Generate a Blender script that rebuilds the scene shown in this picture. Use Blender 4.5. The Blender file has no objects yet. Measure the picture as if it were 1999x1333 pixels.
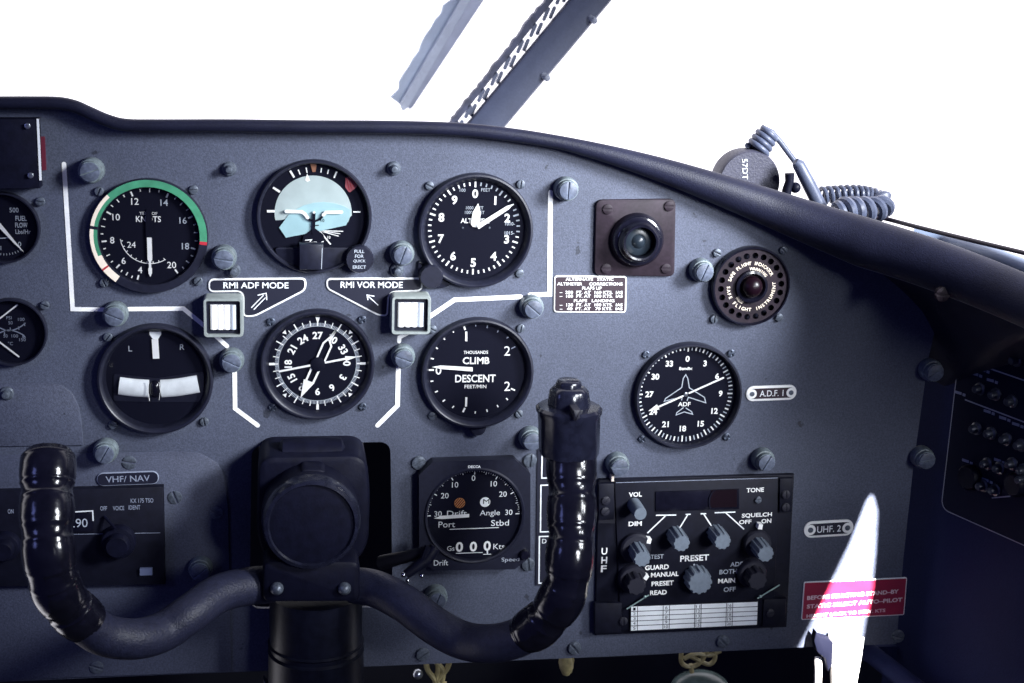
import bpy, bmesh, math, random
from mathutils import Vector, Matrix
random.seed(7)
R = math.radians
SC = bpy.context.scene
COL = SC.collection
PI = math.pi

# ------------------------------------------------------------------ camera
# photo pixels (1999 x 1333) -> world.  The instrument panel is the plane Y = 0, X right, Z up, viewer at -Y.
F = 2777.0
CX, CY = 999.5, 666.5
nv = Vector((-450, -720, F))
vv = Vector((-400, (450 * 400 + F * F) / 720.0, F))
n_ = nv.normalized(); v_ = vv.normalized(); h_ = v_.cross(n_).normalized()
DIST = 1.054 * F / nv.length
# camera axes (x right, y down, z forward) written in world axes
M = Matrix(((h_.x, h_.y, h_.z), (n_.x, n_.y, n_.z), (-v_.x, -v_.y, -v_.z)))
c0 = M @ Vector((0, 0, 1.054))
CAM = Vector((-c0.x, -DIST, -c0.z))

def at(px, py, y=0.0):
    """world point on the plane Y = y seen at photo pixel (px, py)"""
    d = M @ Vector((px - CX, py - CY, F))
    return CAM + d * ((y - CAM.y) / d.y)

def mpp(px, py, w=0.0):
    return (at(px + 1, py, -w) - at(px, py, -w)).length

cam = bpy.data.cameras.new('camera')
cam.sensor_width = 36.0
cam.lens = 36.0 * F / 1999.0
cam.clip_start = 0.02; cam.clip_end = 200
cam.dof.use_dof = True; cam.dof.focus_distance = 1.05; cam.dof.aperture_fstop = 10
co = bpy.data.objects.new('camera', cam); COL.objects.link(co)
rx, ry, rz = M @ Vector((1, 0, 0)), M @ Vector((0, -1, 0)), M @ Vector((0, 0, -1))
co.matrix_world = Matrix(((rx.x, ry.x, rz.x, CAM.x), (rx.y, ry.y, rz.y, CAM.y), (rx.z, ry.z, rz.z, CAM.z), (0, 0, 0, 1)))
SC.camera = co

# ------------------------------------------------------------------ sky and lamps
wd = bpy.data.worlds.new('World'); SC.world = wd; wd.use_nodes = True
nt = wd.node_tree; nt.nodes.clear()
tc = nt.nodes.new('ShaderNodeTexCoord'); sx = nt.nodes.new('ShaderNodeSeparateXYZ')
mr = nt.nodes.new('ShaderNodeMapRange'); mr.interpolation_type = 'SMOOTHSTEP'
mr.inputs[1].default_value = 0.02; mr.inputs[2].default_value = 0.32
mx = nt.nodes.new('ShaderNodeMix'); mx.data_type = 'RGBA'
mx.inputs[6].default_value = (0.024, 0.025, 0.098, 1)     # dim cabin behind the camera
mx.inputs[7].default_value = (2.3, 2.25, 2.45, 1)           # overexposed sky ahead
bg = nt.nodes.new('ShaderNodeBackground'); ow = nt.nodes.new('ShaderNodeOutputWorld')
nt.links.new(tc.outputs['Generated'], sx.inputs[0]); nt.links.new(sx.outputs[1], mr.inputs[0])
nt.links.new(mr.outputs[0], mx.inputs[0]); nt.links.new(mx.outputs[2], bg.inputs[0]); nt.links.new(bg.outputs[0], ow.inputs[0])

def aim(o, loc, target):
    o.location = loc
    o.rotation_euler = (Vector(target) - Vector(loc)).to_track_quat('-Z', 'Y').to_euler()

def area(name, loc, target, sx_, sy_, power, col):
    l = bpy.data.lights.new(name, 'AREA'); l.shape = 'RECTANGLE'; l.size = sx_; l.size_y = sy_; l.energy = power; l.color = col
    o = bpy.data.objects.new(name, l); COL.objects.link(o); aim(o, loc, target); return o

def spot(name, loc, target, power, col, deg, blend, rad):
    l = bpy.data.lights.new(name, 'SPOT'); l.energy = power; l.color = col; l.spot_size = R(deg); l.spot_blend = blend; l.shadow_soft_size = rad
    o = bpy.data.objects.new(name, l); COL.objects.link(o); aim(o, loc, target); return o

MID = at(1080, 620)
spot('side_window_light', MID + Vector((0.82, -0.72, 0.50)), at(1110, 480), 275, (0.90, 0.94, 1.0), 34, 1.0, 0.19)
spot('cabin_fill_light', MID + Vector((0.50, -1.05, 0.30)), at(1180, 600), 112, (0.90, 0.94, 1.0), 26, 1.0, 0.19)  # added soft fill from the front right, lifting the coaming shadow
area('left_window_light', MID + Vector((-1.0, -0.62, 0.30)), at(700, 800), 0.20, 0.28, 0.9, (0.30, 0.36, 1.0))
GRIP = at(1116, 1000, -0.14)
area('right_window_light', GRIP + Vector((0.54, -0.50, 0.34)), GRIP, 0.10, 0.14, 1.0, (0.85, 0.92, 1.0))
PATCH = at(1645, 1150)
SUND = Vector((0.24, -0.80, 0.72)).normalized()
SUNP = PATCH + SUND * 1.7
spot('sunbeam_lamp', SUNP, PATCH, 3000, (1.0, 0.985, 0.96), 5.4, 0.05, 0.006)

vs = SC.view_settings
vs.view_transform = 'Standard'; vs.look = 'None'; vs.exposure = 0; vs.gamma = 1; vs.use_curve_mapping = False
SC.cycles.max_bounces = 6; SC.cycles.transparent_max_bounces = 12
SC.cycles.use_denoising = True
SC.cycles.sample_clamp_indirect = 4

# ------------------------------------------------------------------ materials
def mat(name, col, rough=0.5, metal=0.0, spec=0.5, noise=None, bump=None, coat=0.0, emit=None, chips=None, wear=None, thin=0.0, sheen=0.0):
    """noise = (scale, amount[, scale2, amount2]); bump = (scale, strength)"""
    m = bpy.data.materials.new(name); m.use_nodes = True
    t = m.node_tree; b = t.nodes['Principled BSDF']
    b.inputs['Base Color'].default_value = (*col, 1); b.inputs['Roughness'].default_value = rough
    b.inputs['Metallic'].default_value = metal; b.inputs['Specular IOR Level'].default_value = spec
    b.inputs['Coat Weight'].default_value = coat
    b.inputs['Sheen Weight'].default_value = sheen; b.inputs['Sheen Roughness'].default_value = 0.14
    gc = t.nodes.new('ShaderNodeTexCoord'); oi = t.nodes.new('ShaderNodeObjectInfo')
    va = t.nodes.new('ShaderNodeVectorMath'); va.operation = 'MULTIPLY_ADD'; va.inputs[1].default_value = (1, 1, 1)
    t.links.new(gc.outputs['Object'], va.inputs[0]); t.links.new(oi.outputs['Random'], va.inputs[2])
    class _G: outputs = {'Object': va.outputs[0]}
    g = _G
    if noise:
        prev = None
        for i in range(0, len(noise), 2):
            nz = t.nodes.new('ShaderNodeTexNoise'); nz.inputs['Scale'].default_value = noise[i]; nz.inputs['Detail'].default_value = 3
            t.links.new(g.outputs['Object'], nz.inputs['Vector'])
            mp = t.nodes.new('ShaderNodeMapRange'); mp.inputs[1].default_value = 0.3; mp.inputs[2].default_value = 0.7
            mp.inputs[3].default_value = 1 - noise[i + 1]; mp.inputs[4].default_value = 1 + noise[i + 1]
            t.links.new(nz.outputs[0], mp.inputs[0])
            if prev is None: prev = mp.outputs[0]
            else:
                mu = t.nodes.new('ShaderNodeMath'); mu.operation = 'MULTIPLY'
                t.links.new(prev, mu.inputs[0]); t.links.new(mp.outputs[0], mu.inputs[1]); prev = mu.outputs[0]
        for scale, thr, fac in chips or ():
            cz = t.nodes.new('ShaderNodeTexNoise'); cz.inputs['Scale'].default_value = scale; cz.inputs['Detail'].default_value = 4
            t.links.new(g.outputs['Object'], cz.inputs['Vector'])
            cm = t.nodes.new('ShaderNodeMapRange'); cm.inputs[1].default_value = thr; cm.inputs[2].default_value = thr + 0.025; cm.inputs[3].default_value = 1; cm.inputs[4].default_value = fac
            t.links.new(cz.outputs[0], cm.inputs[0]); mu = t.nodes.new('ShaderNodeMath'); mu.operation = 'MULTIPLY'
            t.links.new(prev, mu.inputs[0]); t.links.new(cm.outputs[0], mu.inputs[1]); prev = mu.outputs[0]
        if wear:
            ge = t.nodes.new('ShaderNodeNewGeometry'); cm = t.nodes.new('ShaderNodeMapRange'); cm.inputs[1].default_value = 0.52; cm.inputs[2].default_value = 0.62; cm.inputs[3].default_value = 1; cm.inputs[4].default_value = wear
            t.links.new(ge.outputs['Pointiness'], cm.inputs[0]); mu = t.nodes.new('ShaderNodeMath'); mu.operation = 'MULTIPLY'
            t.links.new(prev, mu.inputs[0]); t.links.new(cm.outputs[0], mu.inputs[1]); prev = mu.outputs[0]
        sc = t.nodes.new('ShaderNodeVectorMath'); sc.operation = 'SCALE'; sc.inputs[0].default_value = col
        t.links.new(prev, sc.inputs['Scale']); t.links.new(sc.outputs[0], b.inputs['Base Color'])
    nz = t.nodes.new('ShaderNodeTexNoise'); nz.inputs['Scale'].default_value = bump[0] if bump else 900; nz.inputs['Detail'].default_value = 2
    t.links.new(g.outputs['Object'], nz.inputs['Vector'])
    bp = t.nodes.new('ShaderNodeBump'); bp.inputs['Strength'].default_value = bump[1] if bump else 0.04
    bp.inputs['Distance'].default_value = 0.0006
    t.links.new(nz.outputs[0], bp.inputs['Height']); t.links.new(bp.outputs[0], b.inputs['Normal'])
    if thin:
        tl_ = t.nodes.new('ShaderNodeBsdfTranslucent'); tl_.inputs[0].default_value = (*col, 1); ms = t.nodes.new('ShaderNodeMixShader'); ms.inputs[0].default_value = thin
        t.links.new(b.outputs[0], ms.inputs[1]); t.links.new(tl_.outputs[0], ms.inputs[2]); t.links.new(ms.outputs[0], t.nodes['Material Output'].inputs[0])
    if emit:
        b.inputs['Emission Color'].default_value = (*emit[0], 1); b.inputs['Emission Strength'].default_value = emit[1]
    return m

def glass_mat(name, amount=1.0, tint=(1, 1, 1)):
    m = bpy.data.materials.new(name); m.use_nodes = True
    t = m.node_tree; t.nodes.clear()
    o = t.nodes.new('ShaderNodeOutputMaterial'); mix = t.nodes.new('ShaderNodeMixShader')
    tr = t.nodes.new('ShaderNodeBsdfTransparent'); tr.inputs[0].default_value = (*tint, 1)
    gl = t.nodes.new('ShaderNodeBsdfGlossy'); gl.inputs['Roughness'].default_value = 0.04
    fr = t.nodes.new('ShaderNodeFresnel'); fr.inputs[0].default_value = 1.45
    mu = t.nodes.new('ShaderNodeMath'); mu.operation = 'MULTIPLY'; mu.inputs[1].default_value = amount
    t.links.new(fr.outputs[0], mu.inputs[0]); t.links.new(mu.outputs[0], mix.inputs[0])
    t.links.new(tr.outputs[0], mix.inputs[1]); t.links.new(gl.outputs[0], mix.inputs[2]); t.links.new(mix.outputs[0], o.inputs[0])
    return m

PANEL = mat('grey_blue_crackle_paint', (0.064, 0.073, 0.107), 0.55, spec=0.35, chips=((70, 0.715, 0.45), (34, 0.735, 1.45), (240, 0.73, 0.5)), noise=(800, 0.26, 14, 0.12), bump=(1400, 0.35))
PANEL2 = mat('grey_blue_sub_panel_paint', (0.061, 0.069, 0.104), 0.55, spec=0.35, chips=((70, 0.74, 0.45), (34, 0.74, 1.5)), noise=(800, 0.26, 18, 0.12), bump=(1400, 0.35))
SHIELD = mat('dark_blue_coaming_vinyl', (0.009, 0.010, 0.024), 0.5, spec=0.22, sheen=0.5, noise=(700, 0.2, 30, 0.2), bump=(1100, 0.4))
HEAD = mat('blue_grey_fastener_head', (0.070, 0.082, 0.115), 0.4, spec=0.4, wear=1.8, noise=(420, 0.3, 90, 0.25), bump=(900, 0.2))
FAST = mat('pale_grey_green_fastener', (0.120, 0.148, 0.160), 0.45, wear=1.6, noise=(420, 0.3, 90, 0.25), bump=(900, 0.25))
SCREW = mat('worn_grey_screw', (0.085, 0.10, 0.128), 0.42, metal=0.3, noise=(500, 0.4))
DSCREW = mat('dark_phillips_screw', (0.07, 0.085, 0.12), 0.35, metal=0.5, noise=(700, 0.3))
BEZEL = mat('black_bezel_paint', (0.010, 0.011, 0.022), 0.40, spec=0.4, noise=(300, 0.2))
DIAL = mat('black_dial', (0.0035, 0.004, 0.012), 0.7, spec=0.12)
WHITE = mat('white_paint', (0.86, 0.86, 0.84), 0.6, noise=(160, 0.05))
WORN = mat('white_line_paint', (0.84, 0.84, 0.83), 0.6, noise=(120, 0.10, 900, 0.06))
FAINT = mat('faint_grey_lettering', (0.25, 0.28, 0.36), 0.6)
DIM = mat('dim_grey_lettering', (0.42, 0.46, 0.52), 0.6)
GREEN = mat('green_arc_paint', (0.05, 0.25, 0.135), 0.5, noise=(130, 0.18))
CREAM = mat('cream_arc_paint', (0.85, 0.74, 0.60), 0.5, noise=(200, 0.06))
COLUMN = mat('satin_black_column', (0.006, 0.007, 0.015), 0.38, spec=0.22, noise=(160, 0.3), bump=(300, 0.15))
REDDARK = mat('dark_red_plate', (0.12, 0.012, 0.03), 0.5)
POD = mat('worn_black_switch_pod', (0.010, 0.011, 0.022), 0.2, noise=(160, 0.3), bump=(300, 0.15))
RED = mat('red_paint', (0.42, 0.02, 0.035), 0.5)
GLASS = glass_mat('clear_cover_glass', 0.45)
SKYDISC = mat('pale_teal_sky_card', (0.42, 0.50, 0.49), 0.6, noise=(60, 0.10))
HORIZON = mat('pale_cyan_horizon_card', (0.34, 0.53, 0.56), 0.6, noise=(60, 0.08))
ORANGE = mat('orange_flag_paint', (0.62, 0.24, 0.08), 0.6)
INDEXB = mat('brown_index_paint', (0.26, 0.11, 0.06), 0.6)
SHADE = mat('dark_red_filter', (0.007, 0.003, 0.006), 0.4, spec=0.1)
PINK = mat('pink_red_flag_paint', (0.42, 0.10, 0.12), 0.6)
BRKP = mat('matt_blue_black_breaker_plate', (0.005, 0.007, 0.022), 0.8, spec=0.08)
BREAK = mat('dark_steel_button', (0.035, 0.04, 0.06), 0.4, metal=0.2, noise=(500, 0.4))
REDTEXT = mat('pale_pink_lettering', (0.80, 0.62, 0.66), 0.6)
PLAC = mat('black_engraved_plastic', (0.010, 0.011, 0.024), 0.45)
MAROON = mat('dark_maroon_plastic', (0.022, 0.010, 0.018), 0.45)
REDPLAC = mat('red_engraved_plastic', (0.27, 0.012, 0.045), 0.45, noise=(90, 0.08))
SWFRAME = mat('pale_green_grey_switch_frame', (0.25, 0.28, 0.27), 0.45, noise=(300, 0.12))
LENS = mat('white_lamp_lens', (0.9, 0.9, 0.9), 0.3, emit=((1, 0.98, 0.98), 0.28))
LENS2 = mat('grey_lamp_lens', (0.55, 0.6, 0.66), 0.3)
BROWN = mat('dark_brown_bakelite', (0.017, 0.011, 0.017), 0.55, spec=0.2, noise=(60, 0.35, 400, 0.2))
BLACKGLOSS = mat('glossy_black_plastic', (0.006, 0.006, 0.012), 0.16, noise=(120, 0.3), bump=(180, 0.30))
RUBBER = mat('black_rubber', (0.010, 0.010, 0.020), 0.55)
HUBP = mat('dark_blue_black_casting', (0.0045, 0.005, 0.014), 0.48, spec=0.16, noise=(140, 0.25), bump=(500, 0.2))
WRAP = mat('blue_black_wrapped_leather', (0.016, 0.018, 0.040), 0.5, spec=0.35, noise=(260, 0.22), bump=(700, 0.7))
KNOB = mat('grey_fluted_knob', (0.145, 0.175, 0.215), 0.5, noise=(380, 0.10))
RADIO = mat('black_radio_face', (0.006, 0.0065, 0.014), 0.5, spec=0.2, noise=(200, 0.2))
CHROME = mat('worn_chrome', (0.75, 0.77, 0.8), 0.12, metal=1.0)
STEEL = mat('dull_steel', (0.45, 0.48, 0.52), 0.3, metal=0.9, noise=(400, 0.2))
CARD = mat('white_frequency_card', (0.82, 0.85, 0.86), 0.6, noise=(120, 0.06))
WIRE = mat('thin_green_steel_wire', (0.35, 0.48, 0.45), 0.35, metal=0.4)
REDLENS = mat('dark_red_lens', (0.007, 0.002, 0.005), 0.32, spec=0.25)
SMOKE = mat('smoked_lens', (0.014, 0.020, 0.028), 0.3, spec=0.25)
POST = mat('grey_blue_post_paint', (0.075, 0.088, 0.145), 0.5, noise=(60, 0.08, 600, 0.1))
POSTEDGE = mat('dark_sealant', (0.05, 0.055, 0.10), 0.6, noise=(90, 0.4))
PERF = mat('white_zip_strip', (0.8, 0.86, 0.86), 0.5)
PALE = mat('hazed_weathered_metal', (0.84, 0.88, 0.93), 0.5, noise=(40, 0.2, 300, 0.2), thin=0.72)  # bright haze outside put into the pale, translucent colour
PALEDK = mat('hazed_weathered_edge', (0.66, 0.69, 0.76), 0.5, noise=(60, 0.3), thin=0.6)  # edge grey lightened and made translucent for the same haze
FILM = mat('white_flaking_film', (0.72, 0.78, 0.86), 0.6, noise=(40, 0.2), thin=0.35)
MIC = mat('dark_grey_microphone_plastic', (0.048, 0.048, 0.075), 0.5, noise=(500, 0.25), bump=(700, 0.4))
CORD = mat('blue_grey_cord_rubber', (0.085, 0.10, 0.155), 0.4, noise=(200, 0.12))
DARKCABLE = mat('dark_brown_cable', (0.022, 0.014, 0.026), 0.5)
WALL = mat('dark_blue_side_wall_paint', (0.012, 0.016, 0.056), 0.75, spec=0.08, noise=(700, 0.12, 10, 0.12), bump=(900, 0.3))
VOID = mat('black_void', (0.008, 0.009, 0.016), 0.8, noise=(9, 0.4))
BUNDLE = mat('off_white_cable_sleeve', (0.75, 0.72, 0.68), 0.6, noise=(90, 0.12))
YELLOW = mat('aged_yellow_wire', (0.27, 0.23, 0.11), 0.45, noise=(220, 0.3))
CLEARPL = mat('cloudy_plastic_bowl', (0.07, 0.10, 0.10), 0.25, noise=(90, 0.4))
CYAN = mat('bluish_tube_liquid', (0.80, 0.84, 0.85), 0.3, noise=(70, 0.2))
GREYRECT = mat('grey_button_plastic', (0.16, 0.19, 0.30), 0.4)
PIPE = mat('pale_blue_grey_pipe', (0.26, 0.32, 0.45), 0.4)

# ------------------------------------------------------------------ mesh helpers
def arr(s, bold, _c={}):
    """glyph outline of a string as (points, triangles) with its box normalised to height 1 and centred"""
    k = (s, bold)
    if k in _c: return _c[k]
    cu = bpy.data.curves.new('lettering', 'FONT'); cu.body = s; cu.size = 1; cu.offset = bold; cu.resolution_u = 3
    ob = bpy.data.objects.new('lettering', cu); COL.objects.link(ob)
    dg = bpy.context.evaluated_depsgraph_get(); dg.update()
    me = ob.evaluated_get(dg).to_mesh()
    P = [(v.co.x, v.co.y) for v in me.vertices]; T = [tuple(p.vertices) for p in me.polygons]
    ob.evaluated_get(dg).to_mesh_clear()
    bpy.data.objects.remove(ob); bpy.data.curves.remove(cu)
    x0, x1 = min(p[0] for p in P), max(p[0] for p in P); y0, y1 = min(p[1] for p in P), max(p[1] for p in P)
    h = y1 - y0
    P = [((x - (x0 + x1) / 2) / h, (y - (y0 + y1) / 2) / h) for x, y in P]
    _c[k] = (P, T, (x1 - x0) / h)
    return _c[k]

def rr(u, v, su, sv, r, n=6):
    out = []
    for cx, cy, a0 in ((u + su / 2 - r, v + sv / 2 - r, 0), (u - su / 2 + r, v + sv / 2 - r, 90), (u - su / 2 + r, v - sv / 2 + r, 180), (u + su / 2 - r, v - sv / 2 + r, 270)):
        for i in range(n + 1):
            a = R(a0 + 90 * i / n); out.append((cx + r * math.cos(a), cy + r * math.sin(a)))
    return out

def round_poly(pts, r, n=5):
    """rounds the corners of a polygon"""
    out = []; N = len(pts)
    for i in range(N):
        p0, p, p1 = Vector(pts[i - 1]), Vector(pts[i]), Vector(pts[(i + 1) % N])
        a, b = (p0 - p), (p1 - p); rr_ = min(r, a.length * 0.45, b.length * 0.45)
        a = p + a.normalized() * rr_; b = p + b.normalized() * rr_
        for k in range(n + 1):
            t = k / n; q = a * (1 - t) ** 2 + p * 2 * t * (1 - t) + b * t * t; out.append((q.x, q.y))
    return out

def inset(poly, d):
    out = []; N = len(poly)
    A = sum(poly[i - 1][0] * poly[i][1] - poly[i][0] * poly[i - 1][1] for i in range(N)); sg = 1 if A > 0 else -1
    for i in range(N):
        p0, p, p1 = Vector(poly[i - 1]), Vector(poly[i]), Vector(poly[(i + 1) % N])
        a, b = (p - p0), (p1 - p)
        if a.length < 1e-9 or b.length < 1e-9: out.append((p.x, p.y)); continue
        a.normalize(); b.normalize()
        na, nb = Vector((-a.y, a.x)) * sg, Vector((-b.y, b.x)) * sg
        m = na + nb
        if m.length < 1e-6: m = na
        m.normalize(); c = max(0.35, m.dot(na)); q = p + m * (d / c); out.append((q.x, q.y))
    return out

def smooth_path(pts, n=8):
    """Catmull-Rom through points (any dimension)"""
    P = [Vector(p) for p in pts]; out = []
    for i in range(len(P) - 1):
        p0 = P[i - 1] if i else P[0] * 2 - P[1]; p1, p2 = P[i], P[i + 1]; p3 = P[i + 2] if i + 2 < len(P) else P[-1] * 2 - P[-2]
        for k in range(n):
            t = k / n
            out.append(0.5 * (2 * p1 + (p2 - p0) * t + (2 * p0 - 5 * p1 + 4 * p2 - p3) * t * t + (3 * p1 - p0 - 3 * p2 + p3) * t ** 3))
    out.append(P[-1]); return out

class MB:
    def __init__(s): s.v = []; s.f = []
    def raw(s, V, Fc):
        o = len(s.v); s.v += [tuple(p) for p in V]; s.f += [tuple(i + o for i in f) for f in Fc]; return s
    # flat helpers: u right, v up, w towards the viewer
    def flat(s, poly, w):
        A = sum(poly[i - 1][0] * poly[i][1] - poly[i][0] * poly[i - 1][1] for i in range(len(poly)))
        if A < 0: poly = poly[::-1]
        return s.raw([(u, -w, v) for u, v in poly], [tuple(range(len(poly)))])
    def prism(s, poly, w0, w1, bev=0.0):
        N = len(poly)
        A = sum(poly[i - 1][0] * poly[i][1] - poly[i][0] * poly[i - 1][1] for i in range(N))
        if A < 0: poly = poly[::-1]
        rings = [(poly, w0)]
        if bev: rings += [(poly, w1 - bev), (inset(poly, bev * 0.35), w1 - bev * 0.3), (inset(poly, bev), w1)]
        else: rings += [(poly, w1)]
        V = []; Fc = []
        for P, w in rings: V += [(u, -w, v) for u, v in P]
        for k in range(len(rings) - 1):
            for i in range(N):
                j = (i + 1) % N; Fc.append((k * N + i, k * N + j, (k + 1) * N + j, (k + 1) * N + i))
        Fc.append(tuple(range((len(rings) - 1) * N, len(rings) * N))); Fc.append(tuple(reversed(range(N))))
        return s.raw(V, Fc)
    def lathe(s, u, v, prof, seg=64, flute=0, fa=0.0):
        """prof: (radius, w) from outside back to front centre; axis is w"""
        V = []; Fc = []; n = len(prof)
        for (r, w) in prof:
            for i in range(seg):
                a = 2 * PI * i / seg
                q = r * (1 + (fa * (1 if math.cos(flute * a) > 0 else -1) if flute else 0))
                V.append((u + q * math.cos(a), -w, v + q * math.sin(a)))
        for k in range(n - 1):
            for i in range(seg):
                j = (i + 1) % seg; Fc.append((k * seg + i, k * seg + j, (k + 1) * seg + j, (k + 1) * seg + i))
        if prof[-1][0] > 1e-7: Fc.append(tuple(range((n - 1) * seg, n * seg)))
        return s.raw(V, Fc)
    def ring(s, u, v, r0, r1, w, seg=72, a0=0.0, a1=360.0):
        """flat arc; angles clockwise from the top"""
        n = max(3, int(seg * abs(a1 - a0) / 360)); V = []; Fc = []
        for i in range(n + 1):
            a = R(a0 + (a1 - a0) * i / n); V += [(u + r0 * math.sin(a), -w, v + r0 * math.cos(a)), (u + r1 * math.sin(a), -w, v + r1 * math.cos(a))]
        for i in range(n): Fc.append((2 * i, 2 * i + 1, 2 * i + 3, 2 * i + 2) if a1 < a0 else (2 * i, 2 * i + 2, 2 * i + 3, 2 * i + 1))
        return s.raw(V, Fc)
    def disc(s, u, v, r, w, seg=40): return s.flat([(u + r * math.cos(2 * PI * i / seg), v + r * math.sin(2 * PI * i / seg)) for i in range(seg)], w)
    def tick(s, u, v, ang, r0, r1, wd_, w):
        a = R(ang); d = (math.sin(a), math.cos(a)); p = (d[1] * wd_ / 2, -d[0] * wd_ / 2)
        return s.flat([(u + d[0] * r0 - p[0], v + d[1] * r0 - p[1]), (u + d[0] * r1 - p[0], v + d[1] * r1 - p[1]), (u + d[0] * r1 + p[0], v + d[1] * r1 + p[1]), (u + d[0] * r0 + p[0], v + d[1] * r0 + p[1])], w)
    def stroke(s, pts, wd_, w, thick=0.0, cap=True):
        """ribbon along a polyline with mitred joints and rounded ends"""
        P = [Vector(p) for p in pts]; L = []; Rr = []; N = len(P); h = wd_ / 2
        for i in range(N):
            d0 = (P[i] - P[i - 1]).normalized() if i else (P[1] - P[0]).normalized()
            d1 = (P[i + 1] - P[i]).normalized() if i < N - 1 else d0
            n0, n1 = Vector((-d0.y, d0.x)), Vector((-d1.y, d1.x)); m = (n0 + n1)
            m = m.normalized() if m.length > 1e-6 else n0
            k = h / max(0.4, m.dot(n0)); L.append(P[i] + m * k); Rr.append(P[i] - m * k)
        def capp(c, d):
            n = Vector((-d.y, d.x)); return [c + d * h * math.sin(R(t)) + n * h * math.cos(R(t)) for t in (30, 60, 90, 120, 150)]
        d1 = (P[-1] - P[-2]).normalized(); d0 = (P[0] - P[1]).normalized()
        poly = L + (capp(P[-1], d1) if cap else []) + Rr[::-1] + (capp(P[0], d0) if cap else [])
        poly = [(p.x, p.y) for p in poly]
        return s.prism(poly, w, w + thick) if thick else s.flat(poly, w)
    def text(s, t, u, v, h, w, width=None, rot=0.0, bold=0.0):
        P, T, asp = arr(t, bold)
        kx = (width / asp) if width else h
        c, sn = math.cos(R(-rot)), math.sin(R(-rot))
        V = [(u + (x * kx) * c - (y * h) * sn, -w, v + (x * kx) * sn + (y * h) * c) for x, y in P]
        return s.raw(V, T)
    def arc_text(s, t, u, v, r, h, w, a0, a1, inward=False, bold=0.02):
        n = len(t)
        for i, ch in enumerate(t):
            if ch == ' ': continue
            a = a0 + (a1 - a0) * (i + 0.5) / n
            s.text(ch, u + r * math.sin(R(a)), v + r * math.cos(R(a)), h, w, rot=a + (180 if inward else 0), bold=bold)
        return s
    # solid helpers in local xyz
    def tube(s, path, rad, seg=16, squash=None, caps=True):
        P = [Vector(p) for p in path]; N = len(P); rad = rad if isinstance(rad, (list, tuple)) else [rad] * N
        T = [(P[min(i + 1, N - 1)] - P[max(i - 1, 0)]).normalized() for i in range(N)]
        up = Vector((0, -1, 0)) if abs(T[0].y) < 0.9 else Vector((0, 0, 1))
        nrm = (up - T[0] * up.dot(T[0])).normalized(); V = []; Fc = []
        for i in range(N):
            nrm = (nrm - T[i] * nrm.dot(T[i])).normalized(); b = T[i].cross(nrm)
            k = squash if squash else 1.0
            for j in range(seg):
                a = 2 * PI * j / seg; V.append(P[i] + nrm * (math.cos(a) * rad[i] * k) + b * (math.sin(a) * rad[i]))
        for i in range(N - 1):
            for j in range(seg):
                q = (j + 1) % seg; Fc.append((i * seg + j, i * seg + q, (i + 1) * seg + q, (i + 1) * seg + j))
        if caps: Fc += [tuple(reversed(range(seg))), tuple(range((N - 1) * seg, N * seg))]
        return s.raw(V, Fc)
    def ball(s, c, r, seg=14, k=(1, 1, 1)):
        c = Vector(c); V = []; Fc = []; m = seg // 2
        for i in range(m + 1):
            a = PI * i / m
            for j in range(seg):
                b = 2 * PI * j / seg; V.append(c + Vector((r * k[0] * math.sin(a) * math.cos(b), r * k[1] * math.sin(a) * math.sin(b), r * k[2] * math.cos(a))))
        for i in range(m):
            for j in range(seg):
                q = (j + 1) % seg; Fc.append((i * seg + j, i * seg + q, (i + 1) * seg + q, (i + 1) * seg + j))
        return s.raw(V, Fc)
    def mesh(s, name, m):
        me = bpy.data.meshes.new(name); me.from_pydata(s.v, [], s.f)
        bm = bmesh.new(); bm.from_mesh(me); bmesh.ops.remove_doubles(bm, verts=bm.verts, dist=1e-7)
        bmesh.ops.recalc_face_normals(bm, faces=bm.faces) if not getattr(s, 'keep', False) else None
        bm.to_mesh(me); bm.free()
        me.materials.append(m)
        me.polygons.foreach_set('use_smooth', [True] * len(me.polygons)); me.set_sharp_from_angle(angle=R(38))
        return me
    def build(s, name, m, parent=None, loc=None):
        return put(name, s.mesh(name, m), parent, loc)

class FL(MB):
    """flat markings: normals kept as built"""
    keep = True

def put(name, me, parent=None, loc=None):
    o = bpy.data.objects.new(name, me); COL.objects.link(o)
    if parent is not None: o.parent = parent
    if loc is not None: o.location = loc
    return o

def tag(o, label, cat, group=None):
    o['label'] = label; o['category'] = cat
    if group: o['group'] = group
    return o

class Thing:
    """an Empty on the panel plane at photo pixel (px, py); uv() gives local panel coordinates of other pixels"""
    def __init__(s, name, label, cat, px, py, group=None, y=0.0):
        s.o = at(px, py, y); s.e = bpy.data.objects.new(name, None); s.e.empty_display_size = 0.01
        COL.objects.link(s.e); s.e.location = s.o; tag(s.e, label, cat, group); s.px, s.py = px, py; s.y0 = y
        s.m = mpp(px, py)
    def uv(s, px, py, w=0.0):
        q = at(px, py, s.y0 - w) - s.o; return (q.x, q.z)
    def P(s, px, py, w=0.0):
        return at(px, py, s.y0 - w) - s.o

CROP = {'c1': (0, 160, 3.92), 'c2': (0, 480, 3.332), 'c3': (0, 840, 2.704), 'c4': (400, 280, 3.92), 'c5': (380, 520, 3.702), 'c6': (760, 300, 3.92),
        'b1': (740, 580, 3.844), 'b2': (440, 840, 2.703), 'b3': (760, 860, 2.817), 'b4': (1140, 880, 3.418), 'b5': (1140, 360, 4.443), 'b6': (1200, 640, 4.9975),
        'b7': (1540, 880, 2.943), 'b8': (1600, 540, 2.469), 'k1': (1300, 200, 2.86), 'k2': (740, 0, 3.998), 'k3': (700, 1200, 2.221), 'k4': (0, 160, 3.508)}
def cp(k, x, y):
    a, b, c = CROP[k]; return a + x / c, b + y / c

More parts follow.
